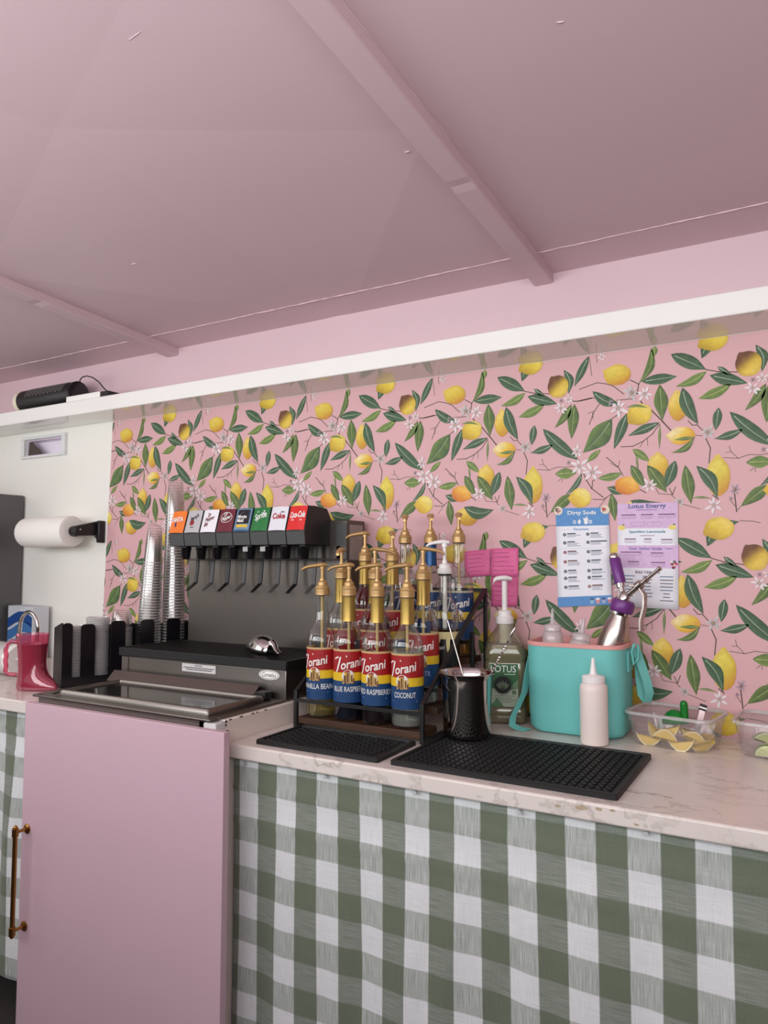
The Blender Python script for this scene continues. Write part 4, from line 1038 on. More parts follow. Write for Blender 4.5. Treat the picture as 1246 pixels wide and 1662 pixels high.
# ================================================================ black bar mats
def bar_mat(x0, x1, y0, y1, label):
    t = thing('bar_mat', label, 'mat', ((x0 + x1) / 2, (y0 + y1) / 2, ZC + 0.0005))
    hx, hy = (x1 - x0) / 2, (y1 - y0) / 2
    b = MB(); b.loft([rrect(hx, hy, 0.005, 0), rrect(hx, hy, 0.005, 0.008), rrect(hx - 0.002, hy - 0.002, 0.004, 0.010), rrect(hx - 0.009, hy - 0.009, 0.003, 0.010), rrect(hx - 0.010, hy - 0.010, 0.003, 0.005)])
    m = b.build('mat_base', M_RUBBER, t)
    b = MB(); p = 0.0155; ny = int((2 * hy - 0.024) / (p * 0.62)); nx = int((2 * hx - 0.026) / p)
    for i in range(nx):
        for j in range(ny):
            x = -hx + 0.013 + p * (i + 0.5); y = -hy + 0.012 + p * 0.62 * (j + 0.5)
            s = 1 if (i + j) % 2 else -1
            b.box(-0.0066, 0.0066, -0.0017, 0.0017, 0.0048, 0.0095, 0, Matrix.Translation((x, y, 0)) @ Matrix.Rotation(s * 0.62, 4, 'Z'))
    b.build('tread', M_RUBBER, m, smooth=0, kind='stuff')
bar_mat(-1.090, -0.772, 1.305, 1.476, 'small black rubber bar mat in front of the syrup rack')
bar_mat(-0.745, -0.298, 1.308, 1.622, 'large black rubber bar mat under the steel mixing cup')

# ================================================================ syrup rack
RX0, RX1, RY0, RY1 = -1.118, -0.758, 1.482, 1.866
ROWS = [(1.529, 0.926), (1.614, 0.966), (1.702, 1.011), (1.800, 1.060)]
t = thing('syrup_rack', 'stepped black metal rack with dark wooden shelves holding the syrup bottles', 'rack', (RX0, RY0, ZC + 0.0005))
w, d = RX1 - RX0, RY1 - RY0; q = 0.0095; zt = 0.335; zf = 0.088
for k, x in enumerate((0.0, w - q)):
    b = MB()
    b.box(x, x + q, 0, q, 0, zf); b.box(x, x + q, d - q, d, 0, zt); b.box(x, x + q, q, d - q, 0.0, q)
    b.prism([(0, zf), (q * 1.1, zf), (d - q, zt - q * 1.3), (d - q, zt), (d - q * 1.6, zt)], 'x', x, x + q)
    b.box(x, x + q, d * 0.74, d * 0.74 + q, q, 0.225)
    b.build('side_frame', M_IRON, t, bevel=0.001)
b = MB(); b.box(q, w - q, d - q, d, zt - q, zt); b.box(q, w - q, d - q, d, 0, q); b.build('rear_bar', M_IRON, t)
for k, (y, z) in enumerate(ROWS):
    b = MB(); y0 = y - RY0 - 0.0415; y1 = y - RY0 + 0.0415
    zz = z - ZC - 0.0005
    b.box(q + 0.0005, w - q - 0.0005, max(y0, 0.001), min(y1, d - q - 0.001), zz - 0.016, zz - 0.0005); b.build('shelf_board', M_WOOD, t, bevel=0.001)
    b = MB(); yr = max(y0 - 0.0045, 0.0005)
    b.box(q + 0.0002, w - q - 0.0002, yr, yr + 0.004, zz + 0.036, zz + 0.0445); b.build('front_rail', M_IRON, t)

# ================================================================ syrup bottles
BP = [(0.030, 0.0005), (0.0365, 0.003), (0.038, 0.010), (0.038, 0.182), (0.0368, 0.194), (0.0325, 0.207), (0.0255, 0.219), (0.0195, 0.229), (0.0165, 0.240), (0.0152, 0.262), (0.0146, 0.288), (0.0150, 0.296)]
TAN = [rgb(186, 146, 92), rgb(140, 96, 56), rgb(214, 180, 120)]
def bottle(x, y, z, phi, spout, label, liquid, level, flavour=None, scheme='red', foil='gold', white=False, extra=None):
    """phi: extra turn of the label away from the viewer, degrees"""
    base_ang = math.atan2(-y, -x) + R(phi)
    t = thing('syrup_bottle', label, 'bottle', (x, y, z), (0, 0, 0), 'syrup bottles on the stepped rack')
    b = MB(); b.lathe(BP, 32, cap1=False); b.build('glass', M_GLASS, t, smooth=50)
    if level > 0:
        prof = [(0.028, 0.004), (0.0345, 0.006), (0.0362, 0.012)]
        for r, zz in BP[3:]:
            if zz < level: prof.append((r - 0.0018, zz))
        rl = 0.0362
        for (r0, z0), (r1, z1) in zip(BP, BP[1:]):
            if z0 <= level <= z1: rl = r0 + (r1 - r0) * (level - z0) / (z1 - z0) - 0.0018
        prof.append((rl, level))
        b = MB(); b.lathe(prof, 28); b.build('syrup', liquid, t, smooth=50)
    # wrapped label
    rl = 0.0384
    def fn(lx, lz, lift=0.0):
        a = base_ang + lx / rl
        return ((rl + lift) * math.cos(a), (rl + lift) * math.sin(a), lz)
    if scheme == 'red': bands = [(0.045, 0.096, (32, 68, 114)), (0.096, 0.116, (232, 194, 44)), (0.116, 0.166, (166, 30, 34)), (0.166, 0.171, (206, 172, 120))]
    else: bands = [(0.045, 0.096, (32, 68, 114)), (0.096, 0.116, (226, 190, 70)), (0.116, 0.166, (30, 62, 108)), (0.166, 0.171, (190, 178, 150))]
    mb = MB(); hw_ = 0.081; N = 26
    for (z0, z1, c) in bands:
        for k in range(N):
            a0, a1 = -hw_ + 2 * hw_ * k / N, -hw_ + 2 * hw_ * (k + 1) / N
            mb.add([fn(a0, z0), fn(a1, z0), fn(a1, z1), fn(a0, z1)], [(0, 1, 2, 3)], 0, None, [rgb(*c)] * 4)
    lb = mb.build('label', mat_print('label_ink', 0.35), t, smooth=60, fixn=False, label={'red': 'red, yellow and blue paper label', 'blue': 'blue paper label with a yellow stripe'}[scheme])
    up = lambda a, c: fn(a, c, 0.0005)
    up2 = lambda a, c: fn(a, c, 0.0009)
    up3 = lambda a, c: fn(a, c, 0.0012)
    mb = MB(); Wk = rgb(246, 242, 236)
    put_text(mb, 'orani', 0.054, 0.0200, up2, 0, 0.28, 0.018, (0.0085, 0.1375), R(11), Wk)
    put_line(mb, [(-0.036, 0.1475), (-0.028, 0.1515), (-0.002, 0.1550)], 0.0036, up2, 0, Wk)
    put_line(mb, [(-0.0185, 0.1530), (-0.0225, 0.138), (-0.028, 0.1205), (-0.031, 0.1175)], 0.0042, up2, 0, Wk)
    if flavour:
        put_text(mb, flavour, min(0.0125 * len(flavour) * 0.55, 0.088) if len(flavour) > 7 else 0.052, 0.0125, up2, 0, 0, 0.01, (0.006, 0.077), 0, rgb(232, 232, 230))
        put_rect(mb, -0.026, 0.036, 0.0618, 0.0640, up2, 0, rgb(120, 150, 196))
    if extra: put_text(mb, extra, 0.026, 0.012, up2, 0, 0, 0.01, (0.012, 0.075), 0, rgb(150, 170, 206))
    mb.build('lettering', mat_print('label_ink', 0.35), lb, smooth=0, fixn=False)
    mb = MB(); put_disc(mb, 0, 0.108, 0.0150, up, 0, rgb(238, 232, 226), 18)
    for (xa, w_, z0, z1, c) in ((-0.010, 0.006, 0.092, 0.110, 1), (-0.004, 0.008, 0.090, 0.118, 0), (0.005, 0.008, 0.091, 0.112, 2), (-0.013, 0.004, 0.090, 0.101, 2), (0.011, 0.004, 0.090, 0.103, 1)):
        put_rect(mb, xa, xa + w_, z0, z1, up3, 0, TAN[c])
        put_rect(mb, xa + w_ * 0.3, xa + w_ * 0.6, z0 + 0.003, z1 - 0.003, lambda a, c_: fn(a, c_, 0.0015), 0, rgb(80, 58, 40))
    mb.build('emblem', mat_print('label_ink', 0.35), lb, smooth=0, fixn=False)
    if foil:
        mb = MB(); mb.lathe([(0.0178, 0.236), (0.0166, 0.246), (0.0160, 0.290), (0.0166, 0.2965)], 24, cap0=False, cap1=False)
        mb.build('neck_foil', M_FOIL if foil == 'gold' else mat('blue_foil', rgb(26, 78, 128), 0.35, 0.3), t)
    pm = M_WHITEP if white else M_GOLD
    mb = MB()
    pr_ = [(0.0150, 0.2968), (0.0182, 0.2985)] + [(0.0182 if i % 2 else 0.0176, 0.300 + 0.003 * i) for i in range(6)] + [(0.0165, 0.3185), (0.0160, 0.321), (0.0125, 0.3225), (0.0120, 0.330), (0.0075, 0.334), (0.0070, 0.339)]
    mb.lathe(pr_, 26); col_ = mb.build('pump_collar', pm, t, smooth=35)
    mb = MB(); mb.lathe([(0.0155, 0.2962), (0.0168, 0.2964), (0.0168, 0.2984)], 22, cap1=False); mb.build('collar_seal', M_BLACK, t)
    mb = MB(); mb.tube([(0, 0, 0.3385), (0, 0, 0.364)], 0.0046, 12); mb.build('pump_stem', pm, t)
    mb = MB(); sa = R(spout); c, s = math.cos(sa), math.sin(sa)
    pth = [(-0.013, 0.3715), (-0.006, 0.3735), (0.004, 0.3735), (0.020, 0.3715), (0.036, 0.3690), (0.046, 0.3655), (0.053, 0.3600)]
    wd_ = [0.0085, 0.0105, 0.0105, 0.0082, 0.0068, 0.0058, 0.0046]; hg = [0.0035, 0.0055, 0.0060, 0.0050, 0.0044, 0.0042, 0.0038]
    rings = []
    for (u, zz), wv, hv in zip(pth, wd_, hg):
        rings.append([((u) * c - wv * math.cos(a) * s, u * s + wv * math.cos(a) * c, zz + hv * math.sin(a)) for a in [2 * math.pi * j / 12 for j in range(12)]])
    mb.loft(rings); mb.lathe([(0.0068, 0.3635), (0.0068, 0.3725)], 14); mb.build('pump_head', pm, t, smooth=50)
    mb = MB(); mb.tube([(0, 0, 0.296), (0, 0, 0.02)], 0.0036, 8); mb.build('dip_tube', mat('gold_tube', rgb(190, 160, 100), 0.4, 0.1) if not white else M_WHITEP, t)
    return t
def liq(name, c, rough=0.1): return mat(name, rgb(*c), rough, var=0.05)
L_PALE = clear('pale_syrup', (0.80, 0.70, 0.36, 1), 0.15, (0.62, 0.5, 0.2, 1), 0.3, 0.05, 0.03)
L_CLEAR = clear('clear_syrup', (0.85, 0.86, 0.82, 1), 0.28, (0.62, 0.62, 0.56, 1), 0.35, 0.08, 0.04)
L_NAVY = liq('navy_syrup', (14, 16, 30)); L_DARK = liq('dark_berry_syrup', (24, 10, 14)); L_RED = liq('red_syrup', (88, 14, 20)); L_AMB = clear('amber_syrup', (0.75, 0.5, 0.2, 1), 0.2, (0.5, 0.3, 0.08, 1), 0.3, 0.05, 0.03)
r1, r2, r3, r4 = ROWS
bottle(-1.066, r1[0], r1[1], -30, 212, 'front row syrup bottle with a vanilla bean label and no neck foil', L_PALE, 0.045, 'VANILLA BEAN', foil=None)
bottle(-0.986, r1[0], r1[1], -3, 210, 'front row syrup bottle with a blue raspberry label', L_NAVY, 0.060, 'BLUE RASPBERRY')
bottle(-0.905, r1[0], r1[1], -20, 208, 'front row syrup bottle with a red raspberry label', L_DARK, 0.060, 'RED RASPBERRY')
bottle(-0.823, r1[0], r1[1], -19, 206, 'front row syrup bottle with a coconut label, cloudy contents', L_CLEAR, 0.176, 'COCONUT')
bottle(-1.064, r2[0], r2[1], -22, 292, 'second row syrup bottle behind the vanilla one, pump pointing forward', L_CLEAR, 0.06)
bottle(-0.962, r2[0], r2[1], -10, 22, 'second row syrup bottle behind the raspberry ones, pump pointing right', L_RED, 0.20)
bottle(-0.824, r2[0], r2[1], -12, 14, 'second row gold-foiled syrup bottle at the right with its pump pointing right', L_CLEAR, 0.05, extra='CITR')
bottle(-1.046, r3[0], r3[1], -25, 202, 'third row syrup bottle with dark red syrup and pump pointing left', L_RED, 0.228)
bottle(-0.961, r3[0], r3[1], -28, 300, 'third row gold-foiled clear bottle with its pump pointing forward', L_CLEAR, 0.04)
bottle(-0.975, r4[0], r4[1], 8, 296, 'back row blue-label bottle at the left with red syrup', L_RED, 0.185, scheme='blue', foil=None)
bottle(-0.896, r4[0], r4[1], 0, 300, 'back row blue-label bottle with a blue neck foil', L_CLEAR, 0.03, scheme='blue', foil='blue')
bottle(-0.812, r4[0], r4[1], -8, 296, 'back row blue-label bottle at the right without neck foil', L_AMB, 0.10, scheme='blue', foil=None)

# ---------------------------------------------------------------- sauce bottle with a white pump
t = thing('sauce_bottle', 'clear round-shouldered sauce bottle with a white pump and black dripping label', 'bottle', (-0.806, r3[0] - 0.003, r3[1]))
SP = [(0.030, 0.0005), (0.0350, 0.003), (0.0362, 0.01), (0.0362, 0.150), (0.0340, 0.172), (0.0280, 0.190), (0.0190, 0.205), (0.0155, 0.215), (0.0150, 0.262)]
b = MB(); b.lathe(SP, 32, cap1=False); b.build('bottle_wall', M_GLASS, t, smooth=50)
b = MB(); b.lathe([(0.028, 0.003), (0.0346, 0.006), (0.0346, 0.128)], 28); b.build('sauce', liq('dark_chocolate_sauce', (52, 28, 16)), t, smooth=50)
ang = math.atan2(-1.7, 0.806) - 0.1
rl = 0.0367
def fs(lx, lz, lift=0.0):
    a = ang + lx / rl
    return ((rl + lift) * math.cos(a), (rl + lift) * math.sin(a), lz)
b = MB()
for (z0, z1, c) in ((0.030, 0.036, (150, 24, 28)), (0.036, 0.104, (20, 16, 18)), (0.104, 0.122, (226, 212, 152))):
    for k in range(20):
        a0, a1 = -0.07 + 0.14 * k / 20, -0.07 + 0.14 * (k + 1) / 20
        b.add([fs(a0, z0), fs(a1, z0), fs(a1, z1), fs(a0, z1)], [(0, 1, 2, 3)], 0, None, [rgb(*c)] * 4)
lb = b.build('label', mat_print('label_ink', 0.35), t, smooth=60, fixn=False, label='black label with a cream dripping top')
b = MB(); cream = rgb(232, 218, 160)
for (xa, w_, dz) in ((-0.02, 0.012, 0.012), (0.006, 0.010, 0.034), (0.026, 0.012, 0.014)):
    pts = [(xa, 0.105)] + [(xa + w_ * (0.5 - 0.5 * math.cos(math.pi * i / 8)), 0.105 - dz * math.sin(math.pi * i / 8) ** 0.8) for i in range(1, 8)] + [(xa + w_, 0.105)]
    put_poly(b, pts[::-1], lambda a, c: fs(a, c, 0.0005), 0, cream)
put_text(b, 'Torani', 0.030, 0.010, lambda a, c: fs(a, c, 0.0009), 0, 0.25, 0.01, (-0.012, 0.083), R(8), rgb(222, 216, 206))
b.build('label_drips', mat_print('label_ink', 0.35), lb, smooth=0, fixn=False)
b = MB(); b.lathe([(0.0165, 0.2615), (0.0172, 0.2622), (0.0172, 0.2655)], 20); b.build('collar_seal', M_BLACK, t)
b = MB(); b.lathe([(0.0185, 0.266), (0.0190, 0.267), (0.0185, 0.279), (0.0150, 0.280), (0.0140, 0.290), (0.0065, 0.292), (0.0060, 0.300)], 24); b.build('pump_collar', M_WHITEP, t)
b = MB(); b.tube([(0, 0, 0.2995), (0, 0, 0.335)], 0.0046, 12); b.build('pump_stem', M_WHITEP, t)
b = MB(); sa = R(206); c, s = math.cos(sa), math.sin(sa); rings = []
for (u, zz), wv, hv in zip([(-0.012, 0.345), (0.0, 0.347), (0.012, 0.3465), (0.028, 0.3445), (0.040, 0.341), (0.047, 0.335)], [0.007, 0.0085, 0.008, 0.0062, 0.0052, 0.004], [0.004, 0.006, 0.0055, 0.0045, 0.0042, 0.0036]):
    rings.append([(u * c - wv * math.cos(a) * s, u * s + wv * math.cos(a) * c, zz + hv * math.sin(a)) for a in [2 * math.pi * j / 12 for j in range(12)]])
b.loft(rings); b.lathe([(0.0072, 0.334), (0.0072, 0.346)], 14); b.build('pump_head', M_WHITEP, t, smooth=50)
b = MB(); b.tube([(0, 0, 0.262), (0, 0, 0.129)], 0.006, 10); b.build('dip_tube', mat('milky_tube', rgb(220, 216, 206), 0.4), t)

# ================================================================ mixing cup with two bar spoons
t = thing('mixing_cup', 'polished stainless steel mixing cup standing on the large black mat', 'cup', (-0.689, 1.566, ZC + 0.0115))
b = MB(); b.lathe([(0.0005, 0.0), (0.0468, 0.0), (0.0521, 0.004), (0.0538, 0.012), (0.0585, 0.130), (0.0626, 0.141), (0.0649, 0.1435), (0.0638, 0.1450), (0.0608, 0.142), (0.0567, 0.130), (0.0521, 0.014), (0.0445, 0.006), (0.0005, 0.006)], 48, cap0=False, cap1=False)
M_POL = mat('polished_steel', rgb(192, 188, 184), 0.09, 1.0, var=0.04)
b.build('cup_wall', M_POL, t, smooth=50)
def spoon(name, label, p0, p1, twist, mt):
    p0, p1 = Vector(p0), Vector(p1); L = (p1 - p0).length
    rot = (p1 - p0).to_track_quat('Z', 'Y').to_euler()
    t = thing(name, label, 'spoon', p0, rot)
    b = MB()
    if not twist:
        b.tube([(0, 0, 0), (0, 0, L)], [0.0022, 0.0016], 8); b.build('handle', mt, t)
    else:
        n = 60; vs = []
        rings = []
        for i in range(n + 1):
            a = i * 0.72; z = L * (0.12 + 0.78 * i / n)
            rings.append([(0.0030 * math.cos(a + o) * (1 if k % 2 == 0 else 0.45), 0.0030 * math.sin(a + o) * (1 if k % 2 == 0 else 0.45), z) for k, o in enumerate((0, 0.6, math.pi / 2 + 0.6, math.pi, math.pi + 0.6, 3 * math.pi / 2 + 0.6))])
        b.loft(rings); b.build('handle', mt, t, smooth=30)
        b = MB(); b.tube([(0, 0, 0), (0, 0, L * 0.12)], 0.0022, 8); b.build('shank', mt, t)
        b = MB(); b.tube([(0, 0, L * 0.9), (0, 0, L * 0.93), (0, 0, L * 0.98), (0, 0, L)], [0.0022, 0.0036, 0.0036, 0.002], 10); b.build('tip', mt, t)
    b = MB(); b.sphere((0, 0, -0.010), 0.011, 12, 8, sq=(1, 0.3, 1.3)); b.build('bowl', mt, t)
M_SPN = mat('dull_silver', rgb(186, 176, 172), 0.25, 1.0, var=0.06)
spoon('bar_spoon', 'plain thin metal spoon handle leaning left in the mixing cup', (-0.672, 1.578, 0.945), (-0.752, 1.600, 1.168), False, M_SPN)
spoon('bar_spoon', 'twisted metal bar spoon leaning right in the mixing cup', (-0.690, 1.562, 0.945), (-0.580, 1.590, 1.160), True, M_SPN)

# ================================================================ big jug with a white pump
t = thing('concentrate_jug', 'large clear plastic jug of yellowish concentrate with white pump and green label', 'jug', (-0.690, 1.815, ZC + 0.0005), (0, 0, R(22)))
def sq(h, r, z): return rrect(h, h * 0.95, r, z, (0, 0), 6)
JP = [(0.044, 0.018, 0.0), (0.051, 0.018, 0.006), (0.0525, 0.018, 0.016), (0.0525, 0.018, 0.036), (0.0505, 0.018, 0.040), (0.0525, 0.018, 0.044), (0.0525, 0.018, 0.150), (0.0505, 0.018, 0.156), (0.0525, 0.018, 0.162), (0.0525, 0.020, 0.176), (0.049, 0.026, 0.196), (0.040, 0.030, 0.215), (0.028, 0.0265, 0.230), (0.021, 0.0195, 0.240), (0.019, 0.0178, 0.252)]
M_JUG = clear('jug_plastic', (0.86, 0.84, 0.72, 1), 0.10, (0.7, 0.68, 0.52, 1), 0.5, 0.08, 0.06)
b = MB(); b.loft([sq(h, min(r, h * 0.94), z) for h, r, z in JP], cap1=False); b.build('jug_wall', M_JUG, t, smooth=40)
b = MB(); b.loft([sq(h - 0.002, min(r, (h - 0.002) * 0.94), z + (0.002 if i == 0 else 0)) for i, (h, r, z) in enumerate(JP) if z < 0.20]); b.build('concentrate', clear('yellow_concentrate', (0.62, 0.56, 0.34, 1), 0.45, (0.36, 0.32, 0.17, 1), 0.2, 0.1, 0.03), t, smooth=40)
# label on the face turned to the viewer
fj = lambda x, y, l=0.0: (x, -0.0502 - 0.0006 - l, y)
b = MB(); put_rect(b, -0.040, 0.030, 0.090, 0.150, fj, 0, rgb(54, 104, 62)); put_rect(b, -0.040, 0.030, 0.044, 0.090, fj, 0, rgb(176, 186, 166))
put_poly(b, [(-0.040, 0.090), (0.030, 0.090), (0.030, 0.112), (0.0, 0.084)], lambda x, y: fj(x, y, 0.0002), 0, rgb(110, 146, 104)); put_poly(b, [(-0.04, 0.044), (-0.005, 0.044), (-0.022, 0.066)], lambda x, y: fj(x, y, 0.0002), 0, rgb(90, 132, 90))
lb = b.build('label', mat_print('label_ink', 0.35), t, smooth=0, fixn=False, label='green label fading to silver')
b = MB(); f2 = lambda x, y: fj(x, y, 0.0005); f3 = lambda x, y: fj(x, y, 0.0008)
put_text(b, 'LOTUS', 0.062, 0.017, f2, 0, 0, 0.0, (-0.006, 0.138), 0, W1)
put_rect(b, -0.004, 0.024, 0.1235, 0.1258, f2, 0, rgb(170, 200, 170))
put_disc(b, -0.008, 0.098, 0.022, f2, 0, rgb(22, 24, 22), 24)
for a in (-0.9, -0.45, 0, 0.45, 0.9):
    c_, s_ = math.sin(a), math.cos(a)
    put_poly(b, [(-0.008, 0.086), (-0.008 + c_ * 0.012 - 0.004 * s_, 0.088 + s_ * 0.012 + 0.004 * c_), (-0.008 + c_ * 0.022, 0.088 + s_ * 0.022), (-0.008 + c_ * 0.012 + 0.004 * s_, 0.088 + s_ * 0.012 - 0.004 * c_)], f3, 0, rgb(120, 140, 112))
    put_line(b, [(-0.008, 0.087), (-0.008 + c_ * 0.02, 0.088 + s_ * 0.02)], 0.0012, lambda x, y: fj(x, y, 0.0011), 0, rgb(22, 24, 22))
for i in range(26):
    a = 2 * math.pi * i / 26; put_rect(b, -0.008 + 0.0245 * math.cos(a) - 0.001, -0.008 + 0.0245 * math.cos(a) + 0.001, 0.098 + 0.0245 * math.sin(a) - 0.0014, 0.098 + 0.0245 * math.sin(a) + 0.0014, f3, 0, rgb(26, 40, 28))
put_disc(b, 0.020, 0.080, 0.005, f2, 0, rgb(24, 60, 34), 12); put_disc(b, 0.020, 0.080, 0.0025, f3, 0, rgb(150, 190, 120), 10)
for k in range(4): put_rect(b, -0.03, 0.022 - 0.006 * (k % 2), 0.070 - k * 0.005, 0.0715 - k * 0.005, f2, 0, rgb(120, 140, 116))
b.build('lettering', mat_print('label_ink', 0.35), lb, smooth=0, fixn=False)
b = MB(); b.lathe([(0.0215, 0.247), (0.0225, 0.249), (0.0225, 0.264), (0.0180, 0.266), (0.0175, 0.280), (0.0080, 0.282)], 26); b.build('pump_collar', M_WHITEP, t)
b = MB(); b.lathe([(0.0155, 0.246), (0.0155, 0.198)], 18); b.build('pump_barrel', mat('milky_barrel', rgb(208, 204, 196), 0.4), t)
b = MB(); b.tube([(0, 0, 0.2815), (0, 0, 0.357)], 0.0072, 14); b.build('pump_stem', M_WHITEP, t)
b = MB(); sa = R(188); c, s = math.cos(sa), math.sin(sa); rings = []
for (u, zz), wv, hv in zip([(-0.018, 0.3625), (-0.004, 0.3645), (0.010, 0.3645), (0.022, 0.3625), (0.028, 0.3570), (0.030, 0.350)], [0.011, 0.0125, 0.0115, 0.009, 0.0065, 0.004], [0.005, 0.007, 0.0065, 0.006, 0.006, 0.004]):
    rings.append([(u * c - wv * math.cos(a) * s, u * s + wv * math.cos(a) * c, zz + hv * math.sin(a)) for a in [2 * math.pi * j / 12 for j in range(12)]])
b.loft(rings); b.build('pump_head', M_WHITEP, t, smooth=50)

# ================================================================ teal cooler box
M_TEAL = mat('teal_plastic', rgb(112, 196, 190), 0.45, var=0.03, bump=0.03)
M_TEALS = mat('teal_webbing', rgb(118, 200, 192), 0.6, var=0.05, bump=0.15, bscale=400)
M_PINKL = mat('pink_liner', rgb(226, 160, 154), 0.5, var=0.03)
BX, BY = -0.493, 1.800; bhx, bhy = 0.116, 0.078
t = thing('cooler_box', 'teal open cooler box with a pink liner rim and webbing strap', 'cooler box', (BX, BY, ZC + 0.0005))
b = MB(); rr = lambda i, z, r: rrect(bhx - i, bhy - i, max(0.004, r), z, (0, 0), 7)
b.loft([rr(0.020, 0.0, 0.036), rr(0.010, 0.004, 0.040), rr(0.004, 0.016, 0.042), rr(0.002, 0.05, 0.042), rr(0.0, 0.205, 0.042), rr(0.0045, 0.205, 0.038), rr(0.007, 0.05, 0.036), rr(0.016, 0.012, 0.03)])
b.build('shell', M_TEAL, t, smooth=40)
b = MB(); b.loft([rr(-0.001, 0.2055, 0.043), rr(-0.001, 0.212, 0.043), rr(0.002, 0.215, 0.040), rr(0.006, 0.2145, 0.036), rr(0.0085, 0.205, 0.034), rr(0.011, 0.05, 0.032), rr(0.018, 0.016, 0.026)], cap0=False)
b.build('liner', M_PINKL, t, smooth=40)
for sx in (-1, 1):
    b = MB(); b.box(sx * bhx - 0.004 if sx < 0 else bhx - 0.001, sx * bhx + 0.001 if sx < 0 else bhx + 0.005, -0.026, 0.022, 0.150, 0.200); b.build('strap_lug', M_TEAL, t, bevel=0.004)
def ribbon(pts, wdir, w, mt, name, par):
    b = MB(); wd = Vector(wdir).normalized() * w / 2; rings = []
    P = [Vector(p) for p in pts]
    for i, p in enumerate(P):
        tg = (P[min(i + 1, len(P) - 1)] - P[max(i - 1, 0)]).normalized(); n = tg.cross(wd).normalized() * 0.0009
        rings.append([p - wd - n, p + wd - n, p + wd + n, p - wd + n])
    b.loft(rings); return b.build(name, mt, par, smooth=60)
ribbon([(-bhx - 0.006, 0.0, 0.172), (-bhx - 0.012, -0.012, 0.13), (-bhx - 0.014, -0.030, 0.085), (-bhx - 0.022, -0.055, 0.055), (-bhx - 0.030, -0.072, 0.030), (-bhx - 0.030, -0.078, 0.012), (-bhx - 0.015, -0.072, 0.0035), (-bhx + 0.006, -0.070, 0.0022)], (0.35, 0.8, 0.1), 0.022, M_TEALS, 'strap', t)
ribbon([(bhx + 0.013, 0.0, 0.205), (bhx + 0.018, 0.004, 0.195), (bhx + 0.026, 0.010, 0.165), (bhx + 0.036, 0.016, 0.130), (bhx + 0.041, 0.020, 0.100), (bhx + 0.034, 0.026, 0.078), (bhx + 0.022, 0.03, 0.092), (bhx + 0.016, 0.034, 0.14), (bhx + 0.014, 0.036, 0.185)], (0.72, 0.65, 0.05), 0.022, M_TEALS, 'strap', t)
b = MB(); b.tube([(bhx + 0.010, -0.016, 0.198), (bhx + 0.016, -0.018, 0.215), (bhx + 0.024, -0.010, 0.212), (bhx + 0.022, -0.004, 0.18), (bhx + 0.012, -0.010, 0.168)], 0.0035, 8, closed=True); b.build('buckle', M_TEAL, t, smooth=60)

# ---------------------------------------------------------------- squeeze bottles
M_CREAM = mat('cream_sauce_bottle', rgb(238, 224, 216), 0.42, var=0.02)
M_MILK = clear('frosted_bottle', (0.92, 0.90, 0.90, 1), 0.42, (0.86, 0.82, 0.82, 1), 0.3, 0.2, 0.05)
def squeeze(label, loc, rot, r, h, body, fill):
    t = thing('squeeze_bottle', label, 'squeeze bottle', loc, rot, 'plastic squeeze bottles')
    b = MB(); b.lathe([(r * 0.6, 0.0005), (r * 0.96, 0.002), (r, 0.008), (r, h * 0.93), (r * 0.97, h), (r * 0.86, h + 0.004), (r * 0.82, h + 0.006)], 30); b.build('body', body, t)
    b = MB(); b.lathe([(r * 0.80, h + 0.0062), (r * 0.83, h + 0.007), (r * 0.83, h + 0.019), (r * 0.74, h + 0.022), (r * 0.34, h + 0.024), (r * 0.26, h + 0.026), (r * 0.17, h + 0.044), (r * 0.11, h + 0.060), (r * 0.08, h + 0.061)], 26); b.build('nozzle_cap', M_WHITEP if fill is None else M_MILK, t)
    if fill is not None:
        b = MB(); b.lathe([(r * 0.6, 0.003), (r * 0.93, 0.005), (r * 0.94, h * 0.62)], 24); b.build('sauce', fill, t)
    return t
squeeze('full cream squeeze bottle standing in front of the teal box', (-0.431, 1.683, ZC + 0.0003), (0, 0, 0), 0.0305, 0.130, M_CREAM, None)
pinkfill = mat('pinkish_sauce', rgb(216, 178, 170), 0.5)
squeeze('frosted squeeze bottle standing upright in the teal box', (-0.556, 1.790, ZC + 0.022), (0, 0, 0), 0.0255, 0.208, M_MILK, pinkfill)
squeeze('frosted squeeze bottle leaning right in the teal box', (-0.513, 1.766, ZC + 0.026), (R(-2), R(9), 0), 0.0255, 0.190, M_MILK, pinkfill)

# ---------------------------------------------------------------- whipped cream siphon leaning in the box
M_SIPH = mat_steel('siphon_steel', rgb(190, 180, 172), 0.24, (1, 1, 0.5), 0.1)
M_PURP = mat('purple_anodised', rgb(112, 52, 128), 0.4, 0.15, var=0.05)
t = thing('cream_siphon', 'steel cream siphon with purple head and charger grip leaning in the teal box', 'siphon', (-0.468, 1.815, ZC + 0.024), (R(-6), R(14), R(-24)))
b = MB(); b.lathe([(0.027, 0.0), (0.034, 0.003), (0.036, 0.012), (0.036, 0.160), (0.0355, 0.186), (0.033, 0.214), (0.0285, 0.240), (0.0225, 0.258), (0.021, 0.266)], 36); b.build('flask', M_SIPH, t, smooth=50)
b = MB(); b.lathe([(0.0215, 0.2665), (0.0255, 0.268), (0.0255, 0.274), (0.0250, 0.2745)], 30); b.build('neck_ring', M_CHROME, t)
b = MB(); b.lathe([(0.0262, 0.275), (0.0275, 0.278), (0.0275, 0.296), (0.0245, 0.302), (0.0150, 0.304)], 30); b.build('head_sleeve', M_PURP, t)
b = MB(); b.lathe([(0.0145, 0.3042), (0.0140, 0.314), (0.0100, 0.322), (0.0060, 0.324)], 22); b.build('valve_block', M_CHROME, t)
Mx = Matrix.Translation((-0.004, 0, 0.312)) @ Matrix.Rotation(R(-32), 4, 'Y')
